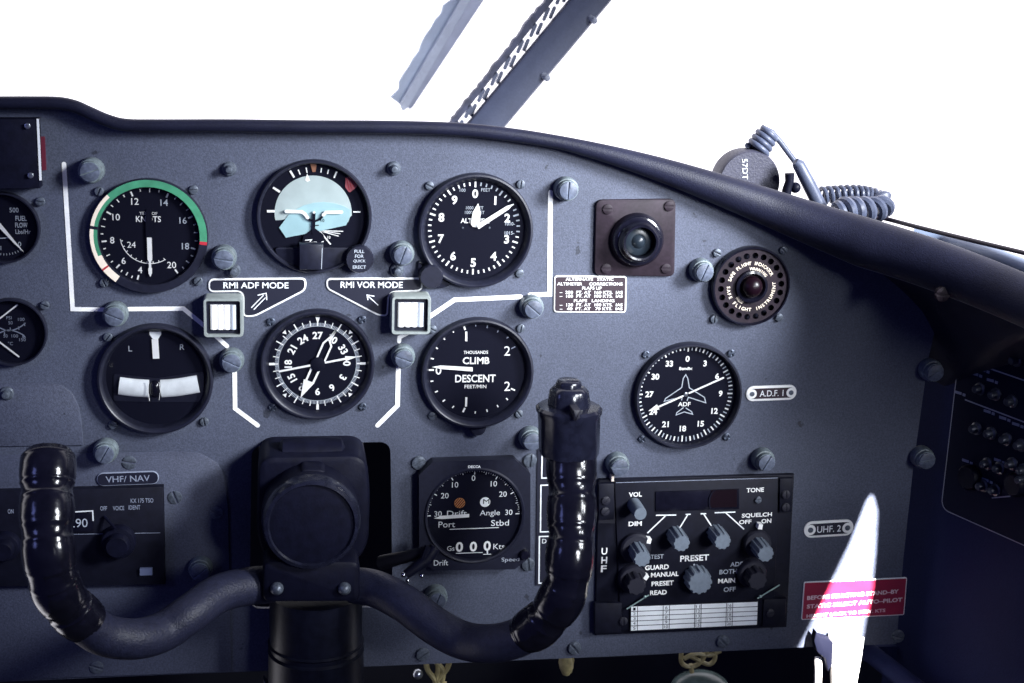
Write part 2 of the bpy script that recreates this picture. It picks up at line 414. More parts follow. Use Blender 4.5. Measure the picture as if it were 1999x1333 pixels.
# ------------------------------------------------------------------ structure: bulkhead, side wall, beam-shaping plate
def struct(name, mb, m, loc=None):
    o = mb.build(name, m, None, loc); o['kind'] = 'structure'; return o

# the dark footwell and bulkhead behind the panel
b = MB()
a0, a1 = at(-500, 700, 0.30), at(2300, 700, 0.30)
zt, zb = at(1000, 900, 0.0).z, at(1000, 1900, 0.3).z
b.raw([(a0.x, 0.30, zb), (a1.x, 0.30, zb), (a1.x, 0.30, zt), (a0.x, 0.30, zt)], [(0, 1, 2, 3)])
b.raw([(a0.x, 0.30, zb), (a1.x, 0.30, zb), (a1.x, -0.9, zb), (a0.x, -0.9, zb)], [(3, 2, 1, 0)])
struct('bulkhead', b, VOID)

# side wall: stands nearly square to the panel and comes towards the viewer on the right
WD = Vector((0.346, -0.938, 0)).normalized(); WN = Vector((-0.938, -0.346, 0)).normalized()
WB = at(1822, 905, 0.015)
def sw(px, py, off=0.0):
    d = M @ Vector((px - CX, py - CY, F)); o = WB + WN * off
    return CAM + d * ((o - CAM).dot(WN) / d.dot(WN))
def wl(a, z, off=0.0): return WB + WD * a + Vector((0, 0, z)) + WN * off
ztop = (sw(1999, 575) - WB).z
b = MB()
V = [wl(-0.03, -0.6), wl(0.9, -0.6), wl(0.9, ztop + 0.02), wl(-0.03, ztop + 0.02)]
V += [p - WN * 0.02 for p in V]
b.raw(V, [(0, 1, 2, 3), (7, 6, 5, 4), (0, 4, 5, 1), (1, 5, 6, 2), (2, 6, 7, 3), (3, 7, 4, 0)])
struct('side_wall', b, WALL)

# added unseen plate high on the right: its cut gap shapes the sunbeam
GP = PATCH + SUND * 0.55
gx = SUND.cross(Vector((0, 0, 1))).normalized() * -1; gz = gx.cross(SUND) * -1
gx = Vector((0, 0, 1)).cross(SUND).normalized(); gz = SUND.cross(gx).normalized()
hole = []
for px, py in ((1700, 966), (1706, 974), (1712, 1000), (1708, 1080), (1701, 1150), (1690, 1203), (1681, 1262), (1672, 1340), (1668, 1380), (1500, 1380), (1524, 1340), (1561, 1262), (1584, 1218), (1626, 1131), (1660, 1060), (1692, 978)):
    p = at(px, py); d = SUNP - p; t = (GP - p).dot(SUND) / d.dot(SUND); q = p + d * t - GP
    hole.append((q.dot(gx), q.dot(gz)))
b = MB(); N = len(hole); c = Vector((sum(h[0] for h in hole) / N, sum(h[1] for h in hole) / N))
outer = []
for h in hole:
    d = (Vector(h) - c); k = 0.085 / max(abs(d.x), abs(d.y), 1e-6); outer.append(c + d * k)
V = []
for off in (0.0, 0.012):
    V += [GP + gx * h[0] + gz * h[1] + SUND * off for h in hole]; V += [GP + gx * h[0] + gz * h[1] + SUND * off for h in outer]
Fc = []
for i in range(N):
    j = (i + 1) % N
    Fc += [(i, j, N + j, N + i), (2 * N + j, 2 * N + i, 3 * N + i, 3 * N + j), (j, i, 2 * N + i, 2 * N + j), (N + i, N + j, 3 * N + j, 3 * N + i)]
b.raw(V, Fc)
struct('sunbeam_gobo', b, WALL)

# ------------------------------------------------------------------ instrument panel
def curve_plate(name, loops, thick, m, parent=None, loc=None):
    """flat sheet with holes: loops of (x, z), front face at y = 0 going back"""
    cu = bpy.data.curves.new(name, 'CURVE'); cu.dimensions = '2D'; cu.fill_mode = 'BOTH'; cu.extrude = thick / 2
    for L in loops:
        sp = cu.splines.new('POLY'); sp.points.add(len(L) - 1); sp.use_cyclic_u = True
        for i, (x, z) in enumerate(L): sp.points[i].co = (x, z, 0, 1)
    ob = bpy.data.objects.new(name, cu); COL.objects.link(ob)
    dg = bpy.context.evaluated_depsgraph_get(); dg.update()
    me = bpy.data.meshes.new_from_object(ob.evaluated_get(dg)); me.name = name
    bpy.data.objects.remove(ob); bpy.data.curves.remove(cu)
    for v in me.vertices: v.co = Vector((v.co.x, thick / 2 - v.co.z, v.co.y))
    me.materials.clear(); me.materials.append(m)
    for p in me.polygons: p.use_smooth = False
    return put(name, me, parent, loc)

TOP = [(-900, 187), (-500, 187), (-120, 187), (0, 187), (60, 187), (115, 188), (150, 195), (180, 208), (215, 223), (250, 231), (320, 232), (450, 232), (600, 234), (750, 235), (890, 239),
       (1000, 250), (1100, 266), (1200, 286), (1300, 310), (1400, 338), (1500, 368), (1600, 399), (1700, 429), (1800, 460), (1900, 496), (1999, 536), (2120, 590), (2230, 645), (2360, 715)]
def xz(px, py, w=0.0):
    p = at(px, py, -w); return (p.x, p.z)
outl = [xz(px, py + 14) for px, py in TOP if px <= 1250] + [xz(1400, 375), xz(1560, 440), xz(1700, 505), xz(1800, 555), xz(1842, 590), xz(1826, 640), xz(1812, 702), xz(1785, 893), xz(1764, 1084), xz(1750, 1257),
        xz(1600, 1262), xz(1200, 1281), xz(720, 1301), xz(400, 1314), xz(-120, 1336), xz(-900, 1362)]
hole = round_poly([xz(491, 870), xz(762, 862), xz(767, 1185), xz(487, 1188)], 0.009)
panel = curve_plate('instrument_panel', [outl, hole], 0.003, PANEL)
tag(panel, 'grey blue sheet metal cockpit instrument panel with white painted lines', 'instrument panel')

# white painted lines
LW = 9.0
def pline(pts, w=LW):
    FL().stroke([xz(*p) for p in pts], w * mpp(*pts[0]), 0.0004).build('painted_line', WORN, panel)
pline([(125, 320), (142, 603), (208, 604)]); pline([(252, 603), (358, 602), (402, 638), (443, 675)])
pline([(458, 722), (459, 797), (503, 830)]); pline([(777.5, 714), (776, 791), (737, 830)])
pline([(779, 666), (780, 658), (803, 646)], 8); pline([(832, 622), (887, 585), (1016, 579)], 9); pline([(1034, 575.5), (1073, 574), (1074.5, 375)], 9)

# sub panels bottom left (thin plates lying on the panel)
def sub_plate(name, px):
    pts = [xz(*p) for p in px]; MB().prism(pts, 0.0, 0.0018, 0.0007).build(name, PANEL2, panel)
sub_plate('sub_panel', [(-120, 748), (95, 746), (122, 751), (142, 767), (154, 792), (160, 825), (163, 868), (-120, 872)])
sub_plate('sub_panel', [(-120, 889), (222, 882), (355, 879), (392, 884), (424, 902), (438, 925), (446, 988), (450, 1180), (452, 1309), (-120, 1331)])

# slotted fasteners, studs and screws on the panel
def half_discs(mb, r, w0, w1, gap, n=14):
    for sgn in (1, -1):
        a0 = math.asin(gap / 2 / r); P = [(r * math.cos(a0 + (PI - 2 * a0) * i / n), sgn * r * math.sin(a0 + (PI - 2 * a0) * i / n)) for i in range(n + 1)]
        mb.prism(P, w0, w1, (w1 - w0) * 0.3)
    return mb
s0 = mpp(1000, 600)
FK = s0; s0 = s0 * 0.9
fb = MB().lathe(0, 0, [(25 * s0, 0.0), (25.5 * s0, 0.0007), (25 * s0, 0.007), (23.5 * s0, 0.0086), (21.2 * s0, 0.0088), (21.0 * s0, 0.0118), (20.3 * s0, 0.0126), (0, 0.0126)], 48, 24, 0.012).mesh('panel_fastener', FAST)
hb = half_discs(MB(), 19 * s0, 0.0126, 0.0140, 1.9 * s0).mesh('slotted_head', HEAD)
fb_s = MB().lathe(0, 0, [(18 * s0, 0.0), (18 * s0, 0.008), (17 * s0, 0.009), (14.5 * s0, 0.0092), (14.5 * s0, 0.0108), (0, 0.0108)], 40).mesh('panel_fastener', FAST)
s0 = FK
FASTENERS = [(180, 331, 0, 20), (438, 500, 0, -8), (784, 492, 0, 70), (1103, 367, 0, 88), (227, 610, 0, -22), (453, 700, 0, -25), (786, 692, 0, -20), (1036, 596, 0, -40), (208, 876, 0, 60),
             (1034, 852, 0, 5), (1366, 525, 0, 68), (1203, 902, 0, 0), (1486, 893, 0, 60), (1812, 719, 0, 30), (1796, 889, 0, 10), (392, 1104, 0, 40), (850, 1160, 0, 70)]
for px, py, _, rot in FASTENERS:
    p = at(px, py); o = put('panel_fastener', fb, panel, p); q = put('slotted_head', hb, o); q.rotation_euler.y = R(-rot)
studm = MB().lathe(0, 0, [(13 * s0, 0), (13 * s0, 0.0025), (11 * s0, 0.0034), (7.5 * s0, 0.0036), (7.5 * s0, 0.0075), (5.5 * s0, 0.0088), (0, 0.0093)], 28).mesh('dome_stud', SCREW)
for px, py in ((448, 329), (769, 328), (456, 527), (775, 526), (14, 766)):
    put('dome_stud', studm, panel, at(px, py))
def screw_mesh(name, r, hgt, cross, m):
    mb = MB().lathe(0, 0, [(r, 0), (r, hgt * 0.55), (r * 0.9, hgt * 0.62), (0, hgt * 0.62)], 24)
    if cross:
        g = r * 0.2
        for k in range(4):
            P = [(r * 0.93 * math.cos(R(t)), r * 0.93 * math.sin(R(t))) for t in range(90 * k + 13, 90 * k + 79, 13)]
            c = R(90 * k + 45); mb.prism(P + [(g * math.cos(c) * 1.41, g * math.sin(c) * 1.41)], hgt * 0.6, hgt, hgt * 0.12)
    else: half_discs(mb, r * 0.95, hgt * 0.6, hgt, r * 0.3, 10)
    return mb.mesh(name, m)
SLOT = screw_mesh('mounting_screw', 8.2 * s0, 0.0026, False, SCREW)
CROSS = screw_mesh('mounting_screw', 7.6 * s0, 0.0024, True, DSCREW)
BIG = screw_mesh('panel_screw', 14 * s0, 0.0026, False, SCREW)
for px, py, a in ((825, 1276, -35), (1121, 1264, 50), (1410, 1251, 45), (189, 1300, 20), (1752, 1241, 15), (342, 969, 70), (423, 999, 30), (253, 901, 10)):
    put('panel_screw', BIG, panel, at(px, py)).rotation_euler.y = R(a)
def screws(T, pts, me=SLOT):
    for i, p in enumerate(pts):
        q = put('mounting_screw', me, T.e, T.P(*p)); q.rotation_euler.y = R((i * 67 + T.px) % 180)

# ------------------------------------------------------------------ round gauges
def bezel(T, r, kind='dish', d=0.0065, m=BEZEL):
    if kind == 'dish': prof = [(r, 0), (r, d * 0.8), (r * 0.985, d * 0.97), (r * 0.955, d), (r * 0.93, d * 0.93), (r * 0.865, 0.0016), (r * 0.86, 0.0006)]
    elif kind == 'flat': prof = [(r, 0), (r, d * 0.9), (r * 0.99, d), (r * 0.862, d), (r * 0.855, d * 0.9), (r * 0.85, 0.0006)]
    else: prof = [(r, 0), (r, d * 0.85), (r * 0.985, d), (r * 0.955, d), (r * 0.935, d * 0.85), (r * 0.93, 0.0006)]
    MB().lathe(0, 0, prof, 96).raw([], []).build('bezel', m, T.e) if False else None
    mb = MB(); mb.lathe(0, 0, prof, 96); mb.f = [f for f in mb.f if len(f) == 4]
    return mb.build('bezel', m, T.e)
def face(T, r, m=DIAL, w=0.0008): return FL().disc(0, 0, r, w, 72).build('dial_face', m, T.e)
def pane(T, r, w=0.0048): 
    o = FL().disc(0, 0, r, w, 64).build('cover_glass', GLASS, T.e); return o
WF = 0.0011                      # markings just above the dial
def taper(mb, u, v, ang, pts, w):
    """pointer polygon from (along, half width) pairs, mirrored"""
    a = R(ang); d = Vector((math.sin(a), math.cos(a))); n = Vector((d.y, -d.x)); c = Vector((u, v))
    A = [c + d * x + n * h for x, h in pts]; B = [c + d * x - n * h for x, h in pts[::-1]]
    P = [(p.x, p.y) for p in A + B]; out = []
    for p in P:
        if not out or (Vector(p) - Vector(out[-1])).length > 1e-7: out.append(p)
    mb.prism(out, w, w + 0.0004); return mb
INST = 'round flight instruments on the panel'

# airspeed indicator -----------------------------------------------------
T = Thing('airspeed_indicator', 'round black airspeed dial with green and cream arc around its rim', 'gauge', 292, 459, INST)
r = 115.5 * T.m
bezel(T, r, 'flat', 0.006); face(T, r * 0.87)
g = FL(); g.ring(0, 0, r * 0.862, r * 0.985, 0.0062, 96, 317, 455); g.ring(0, 0, r * 0.862, r * 0.925, 0.0062, 60, 248, 277.5); g.ring(0, 0, r * 0.862, r * 0.925, 0.0062, 60, 281, 317); g.build('green_arc', GREEN, T.e)
g = FL(); g.ring(0, 0, r * 0.925, r * 0.988, 0.0062, 60, 281, 317); g.ring(0, 0, r * 0.925, r * 0.988, 0.0062, 60, 248, 277.5); g.ring(0, 0, r * 0.862, r * 0.988, 0.0062, 60, 234.5, 248); g.ring(0, 0, r * 0.862, r * 0.988, 0.0062, 60, 216, 232.5); g.build('cream_arc', CREAM, T.e)
g = FL(); g.ring(0, 0, r * 0.862, r * 0.988, 0.0062, 60, 232.5, 234.5); g.ring(0, 0, r * 0.862, r * 0.988, 0.0062, 60, 95, 98.5); g.build('red_line', RED, T.e)
g = FL(); gd = FL()
ANG = {4: 196, 6: 225, 8: 262, 10: 300, 12: 339, 14: 384.5, 16: 425, 18: 467, 20: 505}
for k, a in ANG.items():
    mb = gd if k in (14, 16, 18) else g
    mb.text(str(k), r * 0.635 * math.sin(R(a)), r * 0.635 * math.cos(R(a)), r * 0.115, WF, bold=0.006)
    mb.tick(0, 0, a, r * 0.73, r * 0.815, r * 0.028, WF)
    if k < 20:
        a2 = ANG[k + 2]
        for j in (1, 2, 3): mb.tick(0, 0, a + (a2 - a) * j / 4, r * (0.755 if j == 2 else 0.775), r * 0.82, r * 0.018, WF)
g.text('24', *T.uv(257, 477), r * 0.105, WF); g.ring(0, 0, r * 0.49, r * 0.503, WF, 60, 148, 262)
for a in range(150, 262, 12): g.tick(0, 0, a, r * 0.46, r * 0.49, r * 0.014, WF)
g.text('KNOTS', *T.uv(290, 427), r * 0.105, WF, r * 0.42, bold=0.01)
g.text('TENS OF', *T.uv(290, 416), r * 0.05, WF, r * 0.30)
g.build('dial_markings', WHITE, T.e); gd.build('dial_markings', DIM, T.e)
p = taper(MB(), 0, 0, 180, [(0.03 * r, 0.040 * r), (0.42 * r, 0.040 * r), (0.46 * r, 0.018 * r), (0.56 * r, 0.02 * r), (0.58 * r, 0.032 * r), (0.66 * r, 0.03 * r), (0.72 * r, 0.004 * r)], 0.0024); p.build('pointer', WHITE, T.e)
taper(MB(), 0, 0, 0, [(-0.05 * r, 0.06 * r), (0.42 * r, 0.055 * r), (0.47 * r, 0.02 * r)], 0.0020).build('pointer_tail', DIAL, T.e)
pane(T, r * 0.86)
screws(T, [(194, 373), (378, 370), (204, 551), (387, 548)])

# artificial horizon -----------------------------------------------------
T = Thing('artificial_horizon', 'round black artificial horizon with pale teal sky and white aircraft symbol', 'gauge', 613.5, 421, INST)
r = 112 * T.m
q = lambda x, y, w=0.0: T.uv(*cp('c4', x, y), w)
bezel(T, r, 'thin', 0.0075); face(T, r * 0.94)
cu_, cv_ = q(830, 535); rs = 295 / 3.92 * T.m
P = [(cu_ + rs * math.sin(R(a)), cv_ + rs * math.cos(R(a))) for a in range(-100, 96, 4)] + [q(1110, 560), q(1095, 600), q(900, 640), q(640, 570), q(585, 583), q(545, 585)]
MB().prism(P, 0.0009, 0.0013).build('sky_card', SKYDISC, T.e)
P = [q(568, 640), q(640, 543), q(690, 505), q(760, 470), q(830, 452), q(905, 445), q(990, 455), q(1060, 475), q(1112, 503), q(1108, 560), q(1080, 622), q(870, 668), q(620, 717)]
MB().prism(P, 0.0013, 0.0020).build('horizon_card', HORIZON, T.e)
P = round_poly([q(905, 690), q(835, 640), q(770, 690), q(755, 700), q(740, 770), q(930, 770)], 0.001)
MB().prism(P, 0.0020, 0.0032).build('symbol_base', DIAL, T.e)
g = MB(); g.stroke([q(622, 512), q(742, 516), q(765, 532), q(785, 560)], 26 / 3.92 * T.m, 0.0034, 0.0006); g.stroke([q(1045, 518), q(925, 520), q(905, 540)], 25 / 3.92 * T.m, 0.0034, 0.0006); g.ball((q(832, 522)[0], -0.0036, q(832, 522)[1]), 11 / 3.92 * T.m)
g.build('aircraft_symbol', WHITE, T.e)
g = MB(); g.stroke([q(770, 548), q(795, 575), q(835, 590), q(880, 575), q(905, 545)], 16 / 3.92 * T.m, 0.0030, 0.0006); g.stroke([q(833, 530), q(830, 680)], 24 / 3.92 * T.m, 0.0031, 0.0006); g.build('symbol_stem', DIAL, T.e)
g = FL()
for x0, y0, x1, y1, wd_ in ((652, 205, 684, 258, 15), (714, 197, 729, 235, 9), (774, 182, 782, 222, 8), (892, 184, 887, 220, 9), (946, 196, 938, 230, 9), (1008, 212, 988, 260, 13), (522, 334, 574, 368, 17), (475, 515, 535, 515, 19), (1135, 520, 1190, 521, 11)):
    g.stroke([q(x0, y0), q(x1, y1)], wd_ / 3.92 * T.m, WF + 0.0006, cap=False)
g.flat([q(783, 228), q(806, 280), q(785, 292), q(764, 278)], 0.0016)
for x1, y1, wd_ in ((1058, 669, 7), (1035, 688, 6), (1022, 706, 7), (962, 770, 11)): g.stroke([q(876, 664), q(x1, y1)], wd_ / 3.92 * T.m, 0.0015, cap=False)
g.text('10', *q(948, 715), 22 / 3.92 * T.m, 0.0015); g.stroke([q(770, 733), q(815, 730), q(800, 752), q(850, 748), q(880, 757), q(905, 742)], 8 / 3.92 * T.m, 0.0035)
g.build('bank_marks', WHITE, T.e)
g = FL(); g.text('10', *q(900, 585), 24 / 3.92 * T.m, 0.0022); g.stroke([q(842, 624), q(868, 622)], 8 / 3.92 * T.m, 0.0022); g.build('pitch_marks', DIAL, T.e)
FL().flat([q(806, 145), q(858, 145), q(846, 215), q(822, 215)], WF + 0.0006).build('top_index', INDEXB, T.e)
MB().prism(round_poly([q(1078, 255), q(1130, 250), q(1168, 325), q(1105, 375), q(1072, 330)], 0.0012), 0.0010, 0.0016).build('warning_flag', PINK, T.e)
g = FL()
for k in range(4): g.stroke([q(1082 + 18 * k, 268 + 6 * k - 10), q(1104 + 17 * k, 355 - 14 * k)], 6 / 3.92 * T.m, 0.0018, cap=False)
g.build('flag_stripes', RED, T.e)
MB().prism(round_poly([q(525, 785), q(1180, 785), q(1110, 905), q(1000, 955), q(837, 975), q(680, 955), q(575, 885)], 0.004), 0.0012, 0.0055, 0.0006).build('lower_cover', BEZEL, T.e)
MB().prism([q(722, 765, .012), q(908, 768, .012), q(905, 965, .012), q(722, 962, .012)], 0.0055, 0.014, 0.001).build('pitch_trim_block', BEZEL, T.e)
FL().stroke([q(898, 800, .014), q(892, 958, .014)], 5 / 3.92 * T.m, 0.0142).build('block_edge_mark', DIM, T.e)
pane(T, r * 0.925, 0.0052)
ku, kv = q(1185, 888, 0.012); kr = 108 / 3.92 * T.m
k = MB().lathe(ku, kv, [(kr * 0.8, 0), (kr * 0.8, 0.006), (kr, 0.0065), (kr, 0.011), (kr * 0.94, 0.0125), (0, 0.0125)], 48, 24, 0.012).build('erect_knob', BEZEL, T.e)
g = FL()
for t, y in (('PULL', 825), ('FOR', 862), ('QUICK', 900), ('ERECT', 945)): g.text(t, *q(1182, y, .0125), 26 / 3.92 * T.m, 0.0128, bold=0.012)
g.build('knob_lettering', DIM, k)

# altimeter ---------------------------------------------------------------
T = Thing('altimeter', 'round black altimeter with white numerals nought to nine and white pointers', 'gauge', 927, 448.5, INST)
r = 111.5 * T.m
q = lambda x, y, w=0.0: T.uv(*cp('c6', x, y), w)
bezel(T, r, 'dish', 0.0085); face(T, r * 0.88)
du, dv = q(648, 569)
g = FL(); gd = FL()
for k in range(50):
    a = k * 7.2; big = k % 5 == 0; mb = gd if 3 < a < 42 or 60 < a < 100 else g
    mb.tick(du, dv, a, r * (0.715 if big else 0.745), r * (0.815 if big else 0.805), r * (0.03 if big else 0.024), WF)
for k in range(10):
    a = k * 36; g.text(str(k), du + r * 0.605 * math.sin(R(a)), dv + r * 0.605 * math.cos(R(a)), r * 0.155, WF, bold=0.032)
g.text('ALTITUDE', *q(655, 511), r * 0.085, WF, r * 0.50, bold=0.012)
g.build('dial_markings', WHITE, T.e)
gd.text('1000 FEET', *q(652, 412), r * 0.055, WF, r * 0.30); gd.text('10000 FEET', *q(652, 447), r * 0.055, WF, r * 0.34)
gd.text('100', *q(560, 277), r * 0.055, WF); gd.text('FEET', *q(737, 275), r * 0.055, WF)
gd.text('1010-', *q(922, 534), r * 0.06, WF, r * .17, bold=.01); gd.text('1015-', *q(918, 604), r * 0.06, WF, r * .17, bold=.01)
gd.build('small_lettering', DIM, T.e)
for x0, x1 in ((560, 0), (765, 0)): put('dial_screw', screw_mesh('dial_screw', 2 * s0, 0.0008, False, SCREW), T.e, Vector((q(x0, 565)[0], -0.0008, q(x0, 565)[1])))
taper(MB(), du, dv, 7, [(0.03 * r, 0.03 * r), (0.07 * r, 0.075 * r), (0.28 * r, 0.07 * r), (0.44 * r, 0.004 * r)], 0.0018).build('short_pointer', WHITE, T.e)
taper(MB(), du, dv, 56.5, [(0.06 * r, 0.042 * r), (0.68 * r, 0.034 * r), (0.79 * r, 0.004 * r)], 0.0028).build('long_pointer', WHITE, T.e)
pane(T, r * 0.88, 0.0052)
ku, kv = q(318, 935, 0.006); kr = 92 / 3.92 * T.m
MB().lathe(ku, kv, [(kr, 0), (kr, 0.009), (kr * 0.9, 0.0105), (0, 0.0105)], 40, 14, 0.02).build('setting_knob', BEZEL, T.e)
MB().prism(round_poly([q(220, 800), q(300, 900), q(480, 985), q(440, 1010), q(360, 1028), q(250, 985), q(212, 900)], 0.003), 0.0, 0.004, 0.0008).build('knob_lug', BEZEL, T.e)
screws(T, [(838, 362), (1016, 359), (1014, 533)])

# turn and slip indicator ---------------------------------------------------
T = Thing('turn_indicator', 'round black turn and slip gauge with white slip tube and black ball', 'gauge', 305, 737, INST)
r = 113 * T.m
q = lambda x, y, w=0.0: T.uv(*cp('c2', x, y), w)
bezel(T, r, 'dish', 0.0085); face(T, r * 0.88)
g = FL(); g.text('L', *q(848, 665), 38 / 3.332 * T.m, WF); g.text('R', *q(1185, 655), 38 / 3.332 * T.m, WF); g.build('dial_lettering', DIM, T.e)
MB().stroke([q(1009, 602), q(1017, 728)], 42 / 3.332 * T.m, 0.0016, 0.0005, cap=False).build('turn_pointer', WHITE, T.e)
FL().flat(round_poly([q(972, 555), q(1050, 555), q(1048, 575), q(1030, 603), q(995, 603), q(974, 575)], 0.0006), WF).build('turn_index', CARD, T.e)
MB().prism(round_poly([q(740, 830), q(1016, 858), q(1325, 815), q(1325, 1010), q(1016, 1012), q(740, 1005)], 0.002), 0.0008, 0.0014).build('tube_recess', BEZEL, T.e)
def tubepart(name, pts, m, rad):
    pth = smooth_path([T.P(*cp('c2', *p), 0.0014) for p in pts], 6); mb = MB(); mb.tube(pth, [rad] * len(pth), 24, squash=0.45); return mb.build(name, m, T.e)
tr = 62 / 3.332 * T.m
tubepart('slip_tube', [(775, 910), (870, 922), (968, 928)], CYAN, tr)
tubepart('slip_tube', [(1047, 928), (1150, 920), (1290, 897)], CYAN, tr)
bu = T.P(*cp('c2', 1008, 930), 0.0014); MB().ball(bu, tr * 0.99, 20, (0.64, 0.5, 1)).build('slip_ball', BLACKGLOSS, T.e)
g = MB(); g.stroke([q(974, 866), q(967, 925), q(978, 990)], 4.5 / 3.332 * T.m, 0.0058, 0.0003); g.stroke([q(1038, 870), q(1048, 925), q(1040, 986)], 3 / 3.332 * T.m, 0.0058, 0.0003); g.build('ball_limit_wire', WHITE, T.e)
pane(T, r * 0.88, 0.0068)
screws(T, [(211, 657), (221, 828), (399, 822)])

# radio magnetic indicator ----------------------------------------------------
T = Thing('radio_magnetic_indicator', 'round black compass card dial with white single and double needles', 'gauge', 620, 709, INST)
r = 111 * T.m
q = lambda x, y, w=0.0: T.uv(*cp('c5', x, y), w)
bezel(T, r, 'dish', 0.0075); face(T, r * 0.88)
g = FL(); gd = FL()
for k in range(180):
    gd.tick(0, 0, k * 2, r * 0.685, r * (0.745 if k % 5 else 0.755), r * 0.011, WF)
gd.ring(0, 0, r * 0.68, r * 0.688, WF)
for a in range(0, 360, 10): g.tick(0, 0, a, r * 0.69, r * (0.83 if a % 30 == 0 else 0.79), r * (0.022 if a % 30 == 0 else 0.016), WF + 0.0001)
for a in range(0, 360, 90):
    if a: g.tick(0, 0, a, r * 0.75, r * 0.85, r * 0.045, WF + 0.0002)
def tri(a, r0, r1, h): 
    d = Vector((math.sin(R(a)), math.cos(R(a)))); n = Vector((d.y, -d.x)); A = d * r1 + n * h; B = d * r1 - n * h; C = d * r0
    g.flat([tuple(A), tuple(B), tuple(C)], WF + 0.0003)
tri(0, r * 0.73, r * 0.85, r * 0.04)
for a in (45, 135, 225, 315): tri(a, r * 0.765, r * 0.835, r * 0.04)
for k, t in enumerate(('27', '30', '33', '0', '3', '6', '9', '12', '15', '18', '21', '24')):
    a = k * 30; g.text(t, r * 0.515 * math.sin(R(a)), r * 0.515 * math.cos(R(a)), r * 0.135, WF, rot=a, bold=0.03)
g.build('compass_markings', WHITE, T.e); gd.build('degree_ring', DIM, T.e)
m_ = T.m / 3.702
g = MB()
for pts in (([878, 665], [930, 548], [985, 500], [1018, 458]), ([937, 682], [987, 572], [975, 535], [1018, 458])): g.stroke([q(*p) for p in pts], 13 * m_, 0.0020, 0.0005)
for pts in (([845, 728], [806, 815]), ([905, 732], [858, 830])): g.stroke([q(*p) for p in pts], 15 * m_, 0.0020, 0.0005)
g.prism([q(788, 808), q(865, 836), q(765, 942)], 0.0021, 0.0026); g.build('double_needle', WHITE, T.e)
g = MB(); g.stroke([q(836, 707), q(613, 750)], 14 * m_, 0.0028, 0.0005); g.stroke([q(925, 690), q(1100, 657)], 14 * m_, 0.0028, 0.0005); g.prism([q(1085, 640), q(1090, 676), q(1172, 644)], 0.0029, 0.0034); g.build('single_needle', WHITE, T.e)
MB().lathe(0, 0, [(r * 0.13, 0.0008), (r * 0.13, 0.0034), (r * 0.11, 0.0038), (0, 0.0038)], 32).build('needle_hub', DIAL, T.e)
pane(T, r * 0.88, 0.0056)
screws(T, [(529, 627), (707, 623), (532, 794), (708, 793)], CROSS)

# vertical speed indicator -----------------------------------------------------
T = Thing('vertical_speed_indicator', 'round black climb and descent dial with white pointer at nought', 'gauge', 930.5, 725, INST)
r = 109 * T.m
q = lambda x, y, w=0.0: T.uv(*cp('b1', x, y), w)
MB().prism(round_poly([q(668, 930), q(800, 930), q(795, 990), q(770, 1020), q(735, 1026), q(700, 1018), q(678, 985)], 0.002), 0.0, 0.005, 0.001).build('adjuster_lug', BEZEL, T.e)
bezel(T, r, 'dish', 0.0085); face(T, r * 0.88)
m_ = T.m / 3.844
g = FL(); gd = FL()
for x0, y0, x1, y1, wd_ in ((637, 215, 645, 243, 13), (549, 245, 559, 263, 9), (476, 300, 494, 316, 10), (420, 372, 440, 384, 10), (385, 455, 410, 461, 10), (372, 543, 410, 543, 12), (385, 628, 407, 626, 10), (420, 710, 440, 700, 10), (476, 780, 494, 766, 10), (548, 828, 560, 813, 10), (628, 860, 643, 828, 14), (719, 870, 721, 853, 9), (811, 858, 806, 838, 9), (893, 822, 884, 806, 9), (965, 768, 952, 754, 9), (988, 682, 1018, 696, 11)):
    g.stroke([q(x0, y0), q(x1, y1)], wd_ * m_, WF, cap=False)
for x0, y0, x1, y1 in ((725, 200, 724, 216), (812, 210, 808, 228), (893, 248, 886, 262), (970, 296, 955, 306), (990, 384, 1020, 368)): gd.stroke([q(x0, y0), q(x1, y1)], 8 * m_, WF, cap=False)
g.stroke([q(653, 255), q(653, 327)], 15 * m_, WF, cap=False); g.stroke([q(653, 748), q(651, 818)], 15 * m_, WF, cap=False)
g.text('2', *q(960, 400), 72 * m_, WF); g.text('2', *q(960, 665), 72 * m_, WF); g.text('0', *q(445, 545), 68 * m_, WF, bold=.01)
g.text('THOUSANDS', *q(725, 411), 24 * m_, WF, 182 * m_, bold=.01); g.text('CLIMB', *q(727, 473), 54 * m_, WF, 200 * m_, bold=.02); g.text('DESCENT', *q(722, 607), 60 * m_, WF, 304 * m_, bold=.02); g.text('FEET/MIN', *q(722, 667), 27 * m_, WF, 164 * m_, bold=.01)
g.build('dial_markings', WHITE, T.e); gd.build('faint_markings', FAINT, T.e)
MB().prism([q(702, 526, .002), q(702, 556, .002), q(462, 538, .002), q(398, 523, .002), q(462, 512, .002)], 0.0018, 0.0024).build('pointer', WHITE, T.e)
pane(T, r * 0.88, 0.0052)
screws(T, [(844, 642), (1016, 640), (843.5, 810), (1013, 807)])

